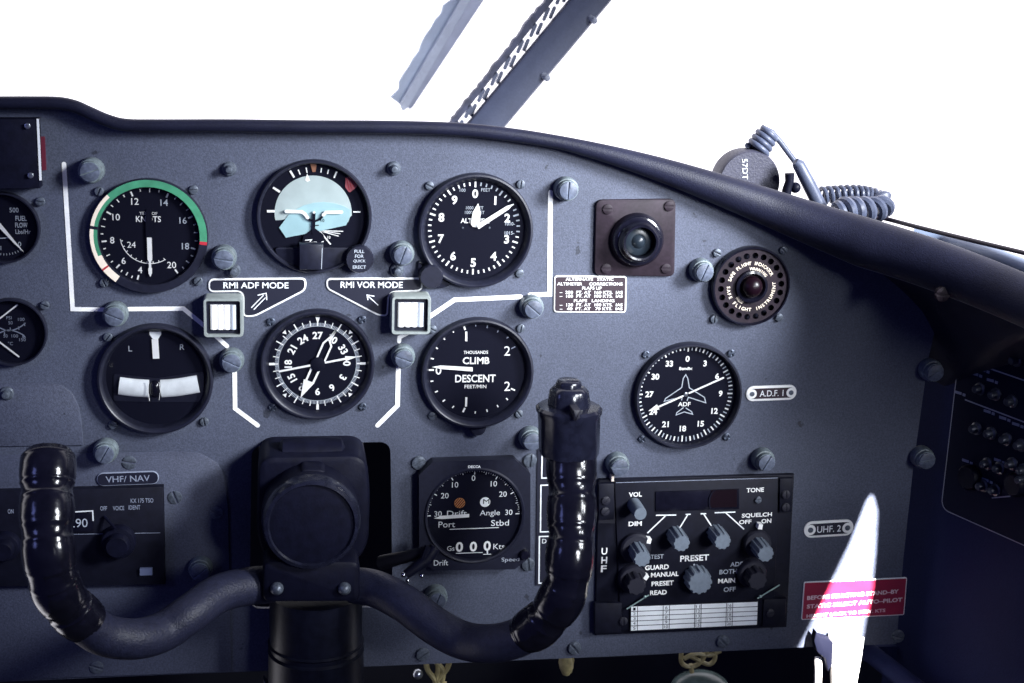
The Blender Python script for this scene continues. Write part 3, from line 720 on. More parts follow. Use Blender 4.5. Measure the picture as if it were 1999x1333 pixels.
# ADF bearing indicator -----------------------------------------------------
T = Thing('bearing_indicator', 'round black direction finder dial with outlined aeroplane and thin white needle', 'gauge', 1340.5, 769.5, INST)
r = 103 * T.m
q = lambda x, y, w=0.0: T.uv(*cp('b6', x, y), w)
bezel(T, r, 'thin', 0.0085); face(T, r * 0.94)
m_ = T.m / 4.9975
du, dv = q(684, 640)
g = FL(); gd = FL()
for k in range(72):
    a = k * 5; big = k % 6 == 0; mid = k % 2 == 0
    (g if mid else gd).tick(du, dv, a, r * (0.80 if big else 0.825), r * 0.90 if not 120 < a < 240 else r * 0.915, r * (0.026 if mid else 0.02), WF)
for k, t in enumerate(('0', '3', '6', '9', '12', '15', '18', '21', '24', '27', '30', '33')):
    a = k * 30; g.text(t, du + r * 0.672 * math.sin(R(a)), dv + r * 0.665 * math.cos(R(a)), r * 0.115, WF, bold=0.035)
g.text('Bendix', *q(690, 392), 30 * m_, WF, 128 * m_, bold=.03); g.text('ADF', *q(675, 740), 42 * m_, WF, 122 * m_, bold=.02)
g.build('dial_markings', WHITE, T.e); gd.build('faint_markings', DIM, T.e)
g = FL()
for pts in (((650, 700), (655, 672), (640, 670), (480, 712), (492, 685), (650, 578), (665, 490), (690, 452), (710, 490), (724, 580), (872, 674), (884, 726), (715, 672), (703, 705)), ((665, 775), (602, 822), (596, 845), (675, 815), (756, 838), (746, 812), (692, 778))):
    g.stroke([q(*p) for p in pts], 9 * m_, WF)
g.build('aeroplane_outline', DIM, T.e)
g = MB(); g.stroke([q(1050, 478), q(718, 626)], 16 * m_, 0.0022, 0.0005); g.stroke([q(660, 654), q(420, 760)], 16 * m_, 0.0022, 0.0005); g.prism([q(405, 735), q(428, 785), q(318, 803)], 0.0022, 0.0027); g.build('needle', WHITE, T.e)
MB().lathe(du, dv, [(20 * m_, 0.001), (20 * m_, 0.003), (0, 0.0034)], 20).build('needle_hub', STEEL, T.e)
pane(T, r * 0.925, 0.0058)
screws(T, [(1260.6, 691.6), (1426.7, 689), (1252.6, 856), (1418, 852)], CROSS)

# fuel flow gauge (cut by the left edge) -----------------------------------------
T = Thing('fuel_flow_gauge', 'black fuel flow dial under the dark box at the panel edge', 'gauge', 7, 443, INST)
r = 73 * T.m
q = lambda x, y, w=0.0: T.uv(*cp('k4', x, y), w)
m_ = T.m / 3.508
bezel(T, r, 'thin', 0.006); face(T, r * 0.94)
g = FL(); g.text('500', *q(98, 875), 34 * m_, WF, 62 * m_); g.text('FUEL', *q(146, 932), 36 * m_, WF, 76 * m_, bold=.01); g.text('FLOW', *q(148, 978), 36 * m_, WF, 84 * m_, bold=.01); g.text('Lbs/Hr', *q(160, 1023), 32 * m_, WF, 104 * m_); g.text('0', *q(136, 1108), 34 * m_, WF); g.text('1', *q(8, 1135), 30 * m_, WF)
g.stroke([q(-40, 1072), q(60, 1064)], 7 * m_, WF)
for k in range(16): g.tick(0, 0, 146 + k * 6, r * 0.74, r * 0.80, r * 0.014, WF)
g.build('dial_markings', DIM, T.e)
MB().prism([q(-6, 950), q(28, 990), q(168, 1162), q(100, 1100), q(-6, 990)], 0.0020, 0.0024).build('pointer', WHITE, T.e)
pane(T, r * 0.925, 0.004); screws(T, [(79, 393)])
# oil pressure and temperature gauge
T = Thing('oil_gauge', 'black twin needle pressure and temperature dial at the panel edge', 'gauge', 24, 646, INST)
r = 70 * T.m
q = lambda x, y, w=0.0: T.uv(*cp('c2', x, y), w)
m_ = T.m / 3.332
bezel(T, r, 'thin', 0.006); face(T, r * 0.94)
g = FL(); g.text('PSI', *q(60, 465), 22 * m_, WF); g.text('\u00b0C', *q(70, 632), 24 * m_, WF)
for t, x, y in (('50', 70, 497), ('100', 140, 475), ('50', 38, 583), ('100', 98, 583), ('150', 148, 607)): g.text(t, *q(x, y), 22 * m_, WF, (14 * len(t)) * m_)
for pts in (((0, 530), (50, 548), (100, 540), (140, 520), (165, 500)), ((0, 562), (50, 545), (100, 552), (150, 575), (165, 592))): g.stroke([tuple(p) for p in smooth_path([q(*p) for p in pts], 5)], 7 * m_, WF)
for x, y in ((68, 530), (122, 524), (160, 500), (30, 560), (150, 580)): g.stroke([q(x, y), q(x + 3, y + 16)], 6 * m_, WF)
g.build('dial_markings', FAINT, T.e)
g = MB(); g.stroke([q(-40, 500), q(115, 380)], 10 * m_, 0.0018, 0.0004); g.stroke([q(-40, 590), q(125, 715)], 10 * m_, 0.0018, 0.0004); g.build('needle', WHITE, T.e)
pane(T, r * 0.925, 0.004); screws(T, [(88, 595)])

# dark box top left --------------------------------------------------------------
T = Thing('dark_control_box', 'dark blue black box with two screws above the fuel flow dial', 'control box', 20, 300)
MB().prism([T.uv(-120, 232, .014), T.uv(72, 232, .014), T.uv(77, 368, .014), T.uv(-120, 371, .014)], 0.0005, 0.014, 0.001).build('body', HUBP, T.e)
MB().stroke([T.uv(73.5, 232, .0145), T.uv(79, 352, .0145)], 4.2 * T.m, 0.0136, 0.0009, cap=False).build('white_edge', CARD, T.e)
for px, py in ((54, 245.5), (60, 342)): put('box_screw', screw_mesh('box_screw', 5 * s0, 0.002, False, STEEL), T.e, T.P(px, py, .0141))
T = Thing('red_strip', 'narrow dark red strip beside the white edge of the dark box', 'placard', 86, 300)
MB().prism([T.uv(80, 266), T.uv(88, 266), T.uv(91, 331), T.uv(82, 332)], 0.0003, 0.0016).build('plate', REDDARK, T.e)

# ------------------------------------------------------------------ placards
def bar_placard(name, label, cx, cy, w, h, text, th, tw, tilt=0, eyelets=True, border=WHITE, lettering=WHITE, group=None, m=PLAC, lift=0.0):
    T = Thing(name, label, 'placard', cx, cy, group, -lift); s = T.m
    o = MB().prism(rr(0, 0, w * s, h * s, h * s * 0.48), 0.0002, 0.0012, 0.0003).build('plate', border, T.e); o.rotation_euler.y = R(tilt)
    b_ = FL(); iw, ih = ((w - 8) * s, (h - 9) * s) if eyelets else ((w - 3.5) * s, (h - 3.5) * s)
    b_.flat(rr(0, 0, iw, ih, ih * 0.45), 0.0014); b_.build('ground', m, o)
    t_ = FL(); t_.text(text, 0, 0, th * s, 0.0016, tw * s, bold=0.008); t_.build('lettering', lettering, o)
    if eyelets:
        e_ = FL()
        for sg in (-1, 1): e_.disc(sg * (w / 2 - h * 0.38) * s, 0, h * 0.32 * s, 0.0016, 20)
        e_.build('eyelet', border, o)
        for sg in (-1, 1): put('rivet', MB().lathe(0, 0, [(h * 0.16 * s, 0.001), (h * 0.16 * s, 0.0020), (0, 0.0022)], 14).mesh('rivet', SCREW), o, (sg * (w / 2 - h * 0.38) * s, 0, 0))
    return T
LBL = 'engraved name placards'
bar_placard('name_placard', 'small white edged placard reading A.D.F. 1 beside the bearing dial', 1505, 766.5, 98, 29, 'A.D.F. 1', 12, 46, -1.5, True, WHITE, CARD, LBL, MAROON)
bar_placard('name_placard', 'small white edged placard reading UHF. 2 beside the sunlit patch', 1617, 1031, 96, 32, 'UHF. 2', 13, 46, -2, True, WHITE, CARD, LBL)
bar_placard('name_placard', 'black rounded placard reading VHF / NAV above the left radio', 250, 933, 121, 28, 'VHF/ NAV', 13, 86, -1, False, FAINT, FAINT, LBL, PLAC, 0.0018)

def mode_placard(label, poly, text, tc_, tw, arrow):
    T = Thing('mode_placard', label, 'placard', *tc_, 'black mode placards above the compass dial')
    P = round_poly([T.uv(*p) for p in poly], 13 * T.m, 7)
    o = MB().prism(P, 0.0002, 0.0011, 0.0002).build('plate', WHITE, T.e)
    FL().flat(inset(P, 3.6 * T.m) if sum(P[i - 1][0] * P[i][1] - P[i][0] * P[i - 1][1] for i in range(len(P))) > 0 else inset(P[::-1], 3.6 * T.m), 0.0013).build('ground', PLAC, o)
    g = FL(); g.text(text, 0, 0, 12.5 * T.m, 0.0015, tw * T.m, bold=0.012); g.build('lettering', CARD, o)
    g = FL()
    for a in arrow: g.stroke([T.uv(*cp('c5', *p)) for p in a], 7 / 3.702 * T.m, 0.0015, cap=False)
    g.build('arrow_mark', CARD, o)
mode_placard('black placard reading RMI ADF MODE with outlined double arrow', [(407, 543), (598, 541), (598, 566), (497, 618), (474, 618), (474, 569), (407, 570)], 'RMI ADF MODE', (500, 556), 127,
             [((410, 295), (498, 205)), ((428, 308), (512, 222)), ((455, 205), (517, 190), (522, 240))])
mode_placard('black placard reading RMI VOR MODE with single thin arrow', [(637, 542), (825, 541), (825, 568), (760, 571), (757, 617), (738, 616), (637, 563)], 'RMI VOR MODE', (725.5, 555), 121,
             [((1325, 277), (1248, 207)), ((1252, 240), (1245, 203), (1298, 212))])

T = Thing('correction_placard', 'maroon placard with lines of altimeter correction text and white border', 'placard', 1151, 573)
P = round_poly([T.uv(1081.4, 537), T.uv(1223, 538), T.uv(1221.5, 610), T.uv(1080.5, 609)], 7 * T.m)
o = MB().prism(P, 0.0002, 0.0011, 0.0002).build('plate', WHITE, T.e)
FL().flat(inset(P[::-1], 2.6 * T.m), 0.0013).build('ground', MAROON, o)
g = FL()
for x, y, t, wd_ in ((1530, 957, 'ALTERNATE   STATIC', 365), (1533, 993, 'ALTIMETER     CORRECTIONS', 500), (1548, 1025, 'FLAPS UP', 150), (1542, 1057, '\u2013  250  FT. AT  160 KTS.  IAS', 482), (1542, 1086, '\u2013  100  FT. AT  100 KTS.  IAS', 482), (1565, 1121, 'FLAPS   LANDING', 310), (1542, 1153, '\u2013  130  FT. AT  100 KTS.  IAS', 482), (1542, 1183, '\u2013   40  FT. AT   70 KTS.  IAS', 482)):
    g.text(t, *T.uv(*cp('c6', x, y)), 23 / 3.92 * T.m, 0.0015, wd_ / 3.92 * T.m, bold=0.016)
g.build('lettering', WHITE, o)

T = Thing('warning_placard', 'red warning placard crossed by the bright sunbeam', 'placard', 1666, 1167)
P = round_poly([T.uv(1568.5, 1135), T.uv(1770, 1126), T.uv(1764, 1199.5), T.uv(1563, 1209)], 4 * T.m)
o = MB().prism(P, 0.0002, 0.0011, 0.0002).build('plate', CARD, T.e)
FL().flat(inset(P[::-1], 1.8 * T.m), 0.0013).build('ground', REDPLAC, o)
g = FL()
for x, y, t, wd_, hh in ((365, 822, 'BEFORE SELECTING STAND\u2013BY', 520, 24), (375, 870, 'STATIC SELECT AUTO\u2013PILOT', 545, 24), (325, 928, 'HEIGHT LOCK TO STBY. KTS', 450, 20)):
    g.text(t, *T.uv(*cp('b7', x, y)), hh / 2.943 * T.m, 0.0015, wd_ / 2.943 * T.m, rot=-2.3, bold=0.03)
g.build('lettering', REDTEXT, o)

# outlined black placard behind the right grip
T = Thing('outlined_placard', 'black placard with white outlined boxes behind the right hand grip', 'placard', 1100, 1015)
MB().prism([T.uv(1049, 872), T.uv(1150, 868), T.uv(1143, 1140), T.uv(1045, 1142)], 0.0002, 0.0010).build('plate', PLAC, T.e)
g = FL(); W3 = 4 * T.m
for y0, y1, x in ((876, 932, 1057), (946, 1037, 1054.5), (1046, 1137, 1051.5)):
    g.stroke([T.uv(x + 80, y0 - 2), T.uv(x + 1, y0), T.uv(x, y1), T.uv(x + 80, y1 - 2)], 2.6 * T.m, 0.0013, cap=False)
g.text('D', *T.uv(1062, 1055), 9 * T.m, 0.0013)
g.build('outline_marks', CARD, T.e)

# ------------------------------------------------------------------ lit push switches
def lit_switch(label, x0, y0, x1, y1):
    T = Thing('push_switch', label, 'switch', (x0 + x1) / 2, (y0 + y1) / 2, 'square push switches beside the mode placards'); s = T.m
    W, H = (x1 - x0) * s * 0.975, (y1 - y0) * s * 0.985; d = 0.016
    O = rr(0, 0, W, H, 0.10 * W, 5); I = rr(0, 0, W * 0.85, H * 0.85, 0.05 * W, 5); N = len(O); V = []; Fc = []
    Om = rr(0, 0, W * 0.965, H * 0.965, 0.09 * W, 5)
    for P, w in ((O, 0.0), (O, d - 0.0015), (Om, d), (I, d), (I, 0.004)): V += [(u, -w, v) for u, v in P]
    for k in range(4):
        for i in range(N): j = (i + 1) % N; Fc.append((k * N + i, k * N + j, (k + 1) * N + j, (k + 1) * N + i))
    MB().raw(V, Fc).build('frame', SWFRAME, T.e)
    MB().prism(rr(0, 0, W * 0.845, H * 0.845, 0.05 * W, 4), 0.001, d - 0.0035).build('bezel', BEZEL, T.e)
    lw = W * 0.66
    for k in range(4):
        u = -lw / 2 + lw * (k + 0.5) / 4; V = []; Fc = []; n = 8; hh = H * 0.31
        for i in range(n + 1):
            a = PI * i / n; V += [(u - math.cos(a) * lw / 8 * 0.97, -(d - 0.0036 + math.sin(a) * 0.0022), -hh), (u - math.cos(a) * lw / 8 * 0.97, -(d - 0.0036 + math.sin(a) * 0.0022), hh)]
        for i in range(n): Fc.append((2 * i, 2 * i + 2, 2 * i + 3, 2 * i + 1))
        Fc += [tuple(range(0, 2 * n + 2, 2)), tuple(range(2 * n + 1, 0, -2))]
        MB().raw(V, Fc).build('lens_rib', LENS2 if k == 3 else LENS, T.e)
lit_switch('pale square switch with white lens left of the double arrow', 398, 570, 477, 651)
lit_switch('pale square switch with white lens right of the single arrow', 760, 567, 838, 645)

# ------------------------------------------------------------------ square lamp plate and stall warning disc
T = Thing('press_to_test_lamp', 'dark brown square plate carrying a round black indicator lamp', 'indicator lamp', 1238, 462)
MB().prism(round_poly([T.uv(1162, 389), T.uv(1317, 387), T.uv(1314.5, 538), T.uv(1158.5, 536)], 13 * T.m, 6), 0.0, 0.0035, 0.0008).build('plate', BROWN, T.e)
s = T.m; u, v = T.uv(1240, 466)
MB().lathe(u, v, [(52 * s, 0.003), (51 * s, 0.007), (46 * s, 0.010), (42 * s, 0.0105), (38 * s, 0.012), (36 * s, 0.016), (33 * s, 0.018), (29.5 * s, 0.0178), (28.2 * s, 0.007)], 64).build('socket', BLACKGLOSS, T.e)
MB().lathe(u, v, [(28 * s, 0.006), (28 * s, 0.0095), (25 * s, 0.0105), (14 * s, 0.0108), (11 * s, 0.0120), (5 * s, 0.0135), (0, 0.0138)], 48).build('lens', SMOKE, T.e)
for px, py in ((1186, 408), (1306, 402), (1183, 524), (1300, 524)): put('plate_screw', screw_mesh('plate_screw', 10 * s0, 0.0012, False, BROWN), T.e, T.P(px, py, .0035))

T = Thing('stall_warning_unit', 'round brown warning disc ringed with holes around a dark red lens', 'warning unit', 1462, 556)
r = 75.5 * T.m
q = lambda x, y, w=0.0: T.uv(*cp('b5', x, y), w)
outer = [(r * 0.93 * math.cos(2 * PI * i / 72), r * 0.93 * math.sin(2 * PI * i / 72)) for i in range(72)]
loops = [outer]
for k in range(22):
    a = 2 * PI * (k + 0.3) / 22; loops.append([(r * 0.775 * math.cos(a) + r * 0.078 * math.cos(2 * PI * i / 16), r * 0.775 * math.sin(a) + r * 0.078 * math.sin(2 * PI * i / 16)) for i in range(16)])
curve_plate('perforated_disc', loops, 0.0015, BROWN, T.e, (0, -0.0055, 0))
mb = MB(); mb.lathe(0, 0, [(r, 0), (r, 0.0055), (r * 0.98, 0.0072), (r * 0.95, 0.0072), (r * 0.925, 0.0056), (r * 0.92, 0.003)], 72); mb.f = [f for f in mb.f if len(f) == 4]; mb.build('rim', BLACKGLOSS, T.e)
FL().disc(0, 0, r * 0.93, 0.0012, 60).build('back_plate', DIAL, T.e)
g = FL(); g.arc_text('SAFE FLIGHT INDICATOR', 0, 0, r * 0.585, r * 0.085, 0.0058, -78, 62); g.arc_text('SAFE FLIGHT INSTRUMENT', 0, 0, r * 0.585, r * 0.085, 0.0058, 272, 78, True)
g.arc_text('WARNING', 0, 0, r * 0.45, r * 0.07, 0.0058, -8, 55); g.arc_text('PRESS', 0, 0, r * 0.45, r * 0.07, 0.0058, 232, 205, True)
g.build('lettering', CREAM, T.e)
mb = MB(); mb.lathe(0, 0, [(r * 0.42, 0.0056), (r * 0.40, 0.008), (r * 0.34, 0.0085), (r * 0.30, 0.007), (r * 0.28, 0.004), (0, 0.004)], 48); mb.build('lens_collar', BLACKGLOSS, T.e)
u, v = q(1452, 882, .008)
MB().lathe(u * 0.3, v * 0.3, [(r * 0.26, 0.004), (r * 0.26, 0.009), (r * 0.22, 0.012), (r * 0.12, 0.0142), (0, 0.015)], 40).build('lens', REDLENS, T.e)
screws(T, [(1399, 493), (1393, 622), (1520, 619), (1528, 488)])

# ------------------------------------------------------------------ drift and ground speed indicator (square, cut corners)
T = Thing('drift_indicator', 'square black drift angle indicator with clipped corners and three digit counter', 'gauge', 927, 1005)
q = lambda x, y, w=0.0: T.uv(*cp('b3', x, y), w); s = T.m; m_ = s / 2.817; D = 0.010
P = [q(240, 116, D), q(690, 102, D), q(776, 182, D), q(776, 640, D), q(690, 708, D), q(245, 714, D), q(165, 645, D), q(163, 190, D)]
cu0, cv0 = q(470, 414, D); rd = 95 * s
lp = [(cu0 + rd * math.cos(2 * PI * i / 72), cv0 + rd * math.sin(2 * PI * i / 72)) for i in range(72)]
curve_plate('case_front', [P, lp], 0.002, BEZEL, T.e, (0, -D, 0))
V = [(u, -w, v) for w in (0.0, D - 0.002) for u, v in P]; N = len(P)
MB().raw(V, [(i, (i + 1) % N, N + (i + 1) % N, N + i) for i in range(N)]).build('case_side', BEZEL, T.e)
mb = MB(); mb.lathe(cu0, cv0, [(rd * 1.03, D), (rd * 1.0, D + 0.0012), (rd * 0.965, D + 0.0008), (rd * 0.95, D - 0.0028)], 72); mb.f = [f for f in mb.f if len(f) == 4]; mb.build('dial_ring', BEZEL, T.e)
o = FL().disc(cu0, cv0, rd, D - 0.0028, 60).build('dial_face', DIAL, T.e)
WD_ = D - 0.0025
g = FL(); cu1, cv1 = q(462, 408, WD_); ra = 253 * m_
for k in range(-30, 31):
    a = k * 3.0; L = 22 if k % 10 == 0 else (16 if k % 5 == 0 else 8)
    if k % 10 and k % 5 and k % 2: L = 6
    g.tick(cu1, cv1, a, ra - L * m_, ra, (5 if k % 10 == 0 else 3.4) * m_, WD_)
for t, x, y in (('0', 463, 206), ('10', 362, 243), ('10', 575, 237), ('20', 305, 303), ('20', 625, 294), ('30', 268, 403), ('30', 657, 394)): g.text(t, *q(x, y, WD_), 31 * m_, WD_)
for t, x, y, wd_, hh in (('Drift', 372, 400, 108, 32), ('Angle', 553, 401, 110, 40), ('Port', 316, 461, 90, 34), ('Stbd', 609, 452, 98, 34), ('Gs', 338, 593, 40, 28), ('Kts', 603, 582, 62, 32)): g.text(t, *q(x, y, WD_), hh * m_, WD_, wd_ * m_)
g.stroke([q(333, 488, WD_), q(600, 478, WD_)], 4 * m_, WD_); g.stroke([q(368, 620, WD_), q(512, 615, WD_)], 4 * m_, WD_); g.stroke([q(518, 626, WD_), q(558, 624, WD_)], 4 * m_, WD_); g.stroke([q(540, 624, WD_), q(539, 606, WD_)], 8 * m_, WD_)
g.build('dial_markings', CARD, T.e)
g = FL()
for x, y in ((385, 584), (462, 582), (538, 578)): g.text('0', *q(x, y, WD_), 58 * m_, WD_ + 0.0003, 40 * m_, bold=0.03)
g.build('counter_digits', WHITE, T.e)
g = FL(); g.text('DECCA', *q(468, 143, D), 15 * m_, D + 0.0003, 68 * m_, bold=.03); g.text('Drift', *q(284, 671, D), 32 * m_, D + 0.0003, 78 * m_); g.build('case_lettering', CARD, T.e)
g = FL(); g.text('Speed', *q(665, 656, D), 30 * m_, D + 0.0003, 98 * m_); g.build('case_lettering', DIM, T.e)
FL().disc(*q(387, 343, WD_), 29 * m_, WD_, 28).build('hatched_flag', ORANGE, T.e)
g = FL()
for k in (-2, -1, 0, 1, 2):
    c = Vector(q(387, 343, WD_)); d = Vector((0.62, 0.78)); n = Vector((0.78, -0.62)) * (10.5 * k * m_); hl = math.sqrt(max(0, 27 ** 2 - (10.5 * k) ** 2)) * m_
    g.stroke([tuple(c + n - d * hl), tuple(c + n + d * hl)], 4.5 * m_, WD_ + 0.0002, cap=False)
g.build('flag_hatching', BROWN, T.e)
FL().disc(*q(527, 338, WD_), 28 * m_, WD_, 28).build('mode_flag', CARD, T.e)
FL().text('M', *q(533, 334, WD_), 27 * m_, WD_ + 0.0002, 34 * m_).build('mode_letter', DIAL, T.e)
MB().prism([q(438, 400, D - .003), q(438, 418, D - .003), q(290, 428, D - .003), q(245, 424, D - .003), q(290, 410, D - .003)], D - 0.0020, D - 0.0016).build('pointer', WHITE, T.e)
FL().disc(cu0, cv0, rd * 0.96, D - 0.0008, 60).build('cover_glass', GLASS, T.e)
u, v = q(742, 622, D)
MB().lathe(u, v, [(27 * m_, D - 0.002), (26 * m_, D + 0.004), (20 * m_, D + 0.005), (0, D + 0.005)], 28).build('speed_knob', BLACKGLOSS, T.e)
for x, y in ((160, 120), (772, 106), (762, 678)):
    px, py = cp('b3', x, y); put('mounting_screw', BIG, T.e, T.P(px, py)).rotation_euler.y = R(x % 170)

# ------------------------------------------------------------------ UHF radio
T = Thing('radio_control_unit', 'black UHF radio control unit with grey knobs and white frequency card', 'radio', 1350, 1080)
q = lambda x, y, w=0.0: T.uv(*cp('b4', x, y), w); s = T.m; m_ = s / 3.418; D = 0.006
MB().prism([q(92, 182), q(1393, 146), q(1342, 1163), q(68, 1218)], 0.0, 0.004, 0.0008).build('case', RADIO, T.e)
MB().prism([q(205, 200, D), q(1300, 172, D), q(1268, 1155, D), q(245, 1200, D)], 0.004, D, 0.0006).build('face_plate', RADIO, T.e)
FL().stroke([q(215, 212, D), q(1290, 180, D)], 3.5 * m_, D + 0.0002).build('edge_line', FAINT, T.e)
for pts in ([(95, 215), (200, 212), (198, 455), (95, 460)], [(1302, 180), (1390, 178), (1385, 405), (1300, 408)], [(250, 1010), (70, 1010), (70, 1215), (245, 1205)][::-1], [(1195, 985), (1345, 980), (1340, 1160), (1185, 1165)]):
    MB().prism([q(*p, D) for p in pts], 0.0035, 0.0078, 0.0008).build('side_bracket', RADIO, T.e)
lt = screw_mesh('bracket_screw', 9 * s0, 0.0016, False, RUBBER)
for x, y in ((145, 330), (140, 402), (1345, 290), (1345, 375), (262, 1135), (1240, 1080)): put('bracket_screw', lt, T.e, T.P(*cp('b4', x, y), 0.0078)).rotation_euler.y = R(x % 180)
MB().prism([q(475, 270, D), q(1033, 252, D), q(1033, 385, D), q(475, 402, D)], D - .0005, D + 0.0012, 0.0004).build('display_window', BLACKGLOSS, T.e)
MB().prism([q(850, 262, D + .001), q(1020, 256, D + .001), q(1020, 372, D + .001), q(830, 378, D + .001)], D + .0008, D + 0.0017).build('display_shade', SHADE, T.e)
g = FL(); g.stroke([tuple(p) for p in smooth_path([q(868, 258, D), q(845, 285, D), q(832, 325, D), q(838, 378, D)], 5)], 9 * m_, D + 0.0020, cap=False); g.build('display_reflection', HUBP, T.e)  # arc reflection in the display drawn as a thin strip
MB().prism([q(90, 250), q(200, 250), q(200, 470), q(90, 470)], 0.003, 0.0042).build('latch_plate', RUBBER, T.e)
g = FL(); WT = D + 0.0004
for t, x, y, wd_, hh in (('VOL', 343, 291, 84, 31), ('DIM', 342, 486, 86, 31), ('TONE', 1143, 261, 116, 30), ('SQUELCH', 1154, 430, 200, 33), ('OFF', 1076, 474, 82, 28), ('ON', 1217, 468, 66, 30), ('GUARD', 487, 777, 156, 33), ('MANUAL', 540, 824, 184, 33), ('PRESET', 525, 884, 146, 33), ('READ', 497, 945, 110, 32), ('PRESET', 738, 715, 190, 42), ('MAIN', 952, 866, 114, 32)):
    g.text(t, *q(x, y, WT), hh * m_, WT, wd_ * m_, rot=-1.5, bold=0.025)
for t, x, y in (('U', 140, 676), ('H', 139, 736), ('F', 136, 793)): g.text(t, *q(x, y, WT), 46 * m_, 0.0045, 38 * m_, bold=.02)
g.build('lettering', WHITE, T.e)
g = FL()
for t, x, y, wd_, hh in (('TEST', 488, 706, 86, 30), ('BOTH', 963, 806, 118, 32), ('OFF', 972, 924, 80, 32), ('ADF', 1018, 756, 82, 30)): g.text(t, *q(x, y, WT), hh * m_, WT, wd_ * m_, rot=-1.5, bold=0.012)
g.build('dim_lettering', DIM, T.e)
g = FL()
for pts in (((480, 430), (616, 428)), ((548, 430), (424, 548)), ((678, 424), (712, 423)), ((694, 424), (640, 512)), ((778, 420), (816, 419)), ((798, 420), (853, 505)), ((872, 413), (1010, 408)), ((945, 412), (1068, 523))): g.stroke([q(*p, WT) for p in pts], 8 * m_, WT, cap=False)
g.build('guide_lines', CARD, T.e)
def knob(name, bx, by, fx, fy, rb, rf, hgt, fl, m, skirt=None):
    """fluted knob: base centre pixel, front centre pixel (crop b4)"""
    u0, v0 = q(fx, fy, D + hgt)
    if skirt:
        MB().lathe(u0, v0, [(skirt * m_, D), (skirt * m_, D + 0.004), (skirt * m_ * 0.9, D + 0.0055), (0, D + 0.0055)], 48).build('knob_skirt', RUBBER, T.e)
    MB().lathe(u0, v0, [(rb * m_, D), (rb * m_, D + hgt * 0.5), (rf * m_, D + hgt - 0.0012), (rf * m_ * 0.94, D + hgt), (0, D + hgt)], 80 if fl else 32, fl, 0.055 if fl else 0).build(name, m, T.e)
knob('volume_knob', 345, 355, 377, 422, 43, 41, 0.021, 0, KNOB)
knob('frequency_knob', 610, 555, 652, 620, 54, 52, 0.020, 10, KNOB); knob('frequency_knob', 880, 550, 926, 607, 54, 52, 0.020, 10, KNOB)
knob('frequency_knob', 350, 600, 390, 722, 54, 52, 0.024, 10, KNOB, 100); knob('squelch_knob', 1165, 570, 1213, 690, 54, 52, 0.024, 10, KNOB, 92)
knob('preset_knob', 755, 850, 776, 882, 80, 77, 0.013, 12, KNOB)
knob('mode_knob', 330, 860, 352, 905, 62, 58, 0.017, 8, RUBBER, 92); knob('function_knob', 1140, 830, 1160, 868, 64, 60, 0.017, 8, RUBBER, 95)
for x, y, a in ((435, 603, 12), (415, 846, 35), (1178, 508, 5)):
    u, v = q(x, y, .012); P = [(u + math.cos(R(t - a)) * 21 * m_, v + math.sin(R(t - a)) * 21 * m_) for t in (50, 130, 230, 310)]; MB().prism(P, D, D + 0.006).build('knob_marker', WHITE, T.e)
put('tone_screw', screw_mesh('tone_screw', 7 * s0, 0.002, False, SCREW), T.e, T.P(*cp('b4', 1160, 325), D))
FL().disc(*q(735, 760, WT), 6 * m_, WT, 12).build('index_dot', DIM, T.e)
MB().prism([q(310, 1035, .008), q(1165, 1000, .008), q(1160, 1168, .008), q(310, 1208, .008)], 0.005, 0.0076).build('card_holder', RADIO, T.e)
cq = lambda a, b_: tuple(Vector(q(315, 1040, .008)).lerp(Vector(q(1160, 1008, .008)), a).lerp(Vector(q(314, 1200, .008)).lerp(Vector(q(1154, 1160, .008)), a), b_))
card = FL().flat([cq(0, 0), cq(1, 0), cq(1, 1), cq(0, 1)], 0.0079).build('frequency_card', CARD, T.e)
g = FL()
for k in range(1, 5): g.stroke([cq(0, k / 5), cq(1, k / 5)], 4.5 * m_, 0.0081, cap=False)
for c in range(4):
    a = c * 0.25
    for x in ((0.05,) if c == 0 else (a, a + 0.05)): g.stroke([cq(x, 0), cq(x, 1)], 4 * m_, 0.0081, cap=False)
    for k in range(5): g.text(str(c * 5 + k + 1), *cq(a + 0.025, (k + 0.5) / 5), 20 * m_, 0.0081, (16 if c * 5 + k < 9 else 26) * m_)
g.build('card_print', RADIO, card)
g = MB()
for (x0, y0, x1, y1, dx, dy) in ((285, 1055, 432, 962, 407, 973), (1158, 984, 1306, 894, 1178, 971)):
    g.tube([T.P(*cp('b4', x0, y0), .010), T.P(*cp('b4', x1, y1), .010)], 4.5 * m_, 8); g.ball(T.P(*cp('b4', dx, dy), .0105), 10 * m_, 10)
g.build('card_retainer', WIRE, T.e)
MB().prism([q(183, 165, .006), q(200, 165, .006), q(198, 200, .006), q(181, 202, .006)], 0.001, 0.007).build('yellow_tab', CREAM, T.e)

# ------------------------------------------------------------------ VHF nav radio lower left
T = Thing('navigation_radio', 'dark navigation radio with small display reading .90 behind the left grip', 'radio', 160, 1045)
q = lambda x, y, w=0.0: T.uv(*cp('c3', x, y), w); s = T.m; m_ = s / 2.704; D = 0.008
MB().prism([q(-260, 330, D), q(862, 298, D), q(872, 815, D), q(-260, 830, D)], 0.001, D, 0.001).build('case', RADIO, T.e)
MB().prism([q(365, 428, D), q(492, 422, D), q(496, 540, D), q(365, 545, D)], D - .001, D + 0.0008, 0.0003).build('display', BLACKGLOSS, T.e)
g = FL(); WT = D + 0.0012
g.stroke([q(365, 432, WT), q(489, 425, WT), q(492, 478, WT)], 7 * m_, WT, cap=False); g.build('display_frame', CARD, T.e)
FL().text('.90', *q(424, 489, WT), 50 * m_, WT, 76 * m_).build('display_digits', DIM, T.e)
g = FL()
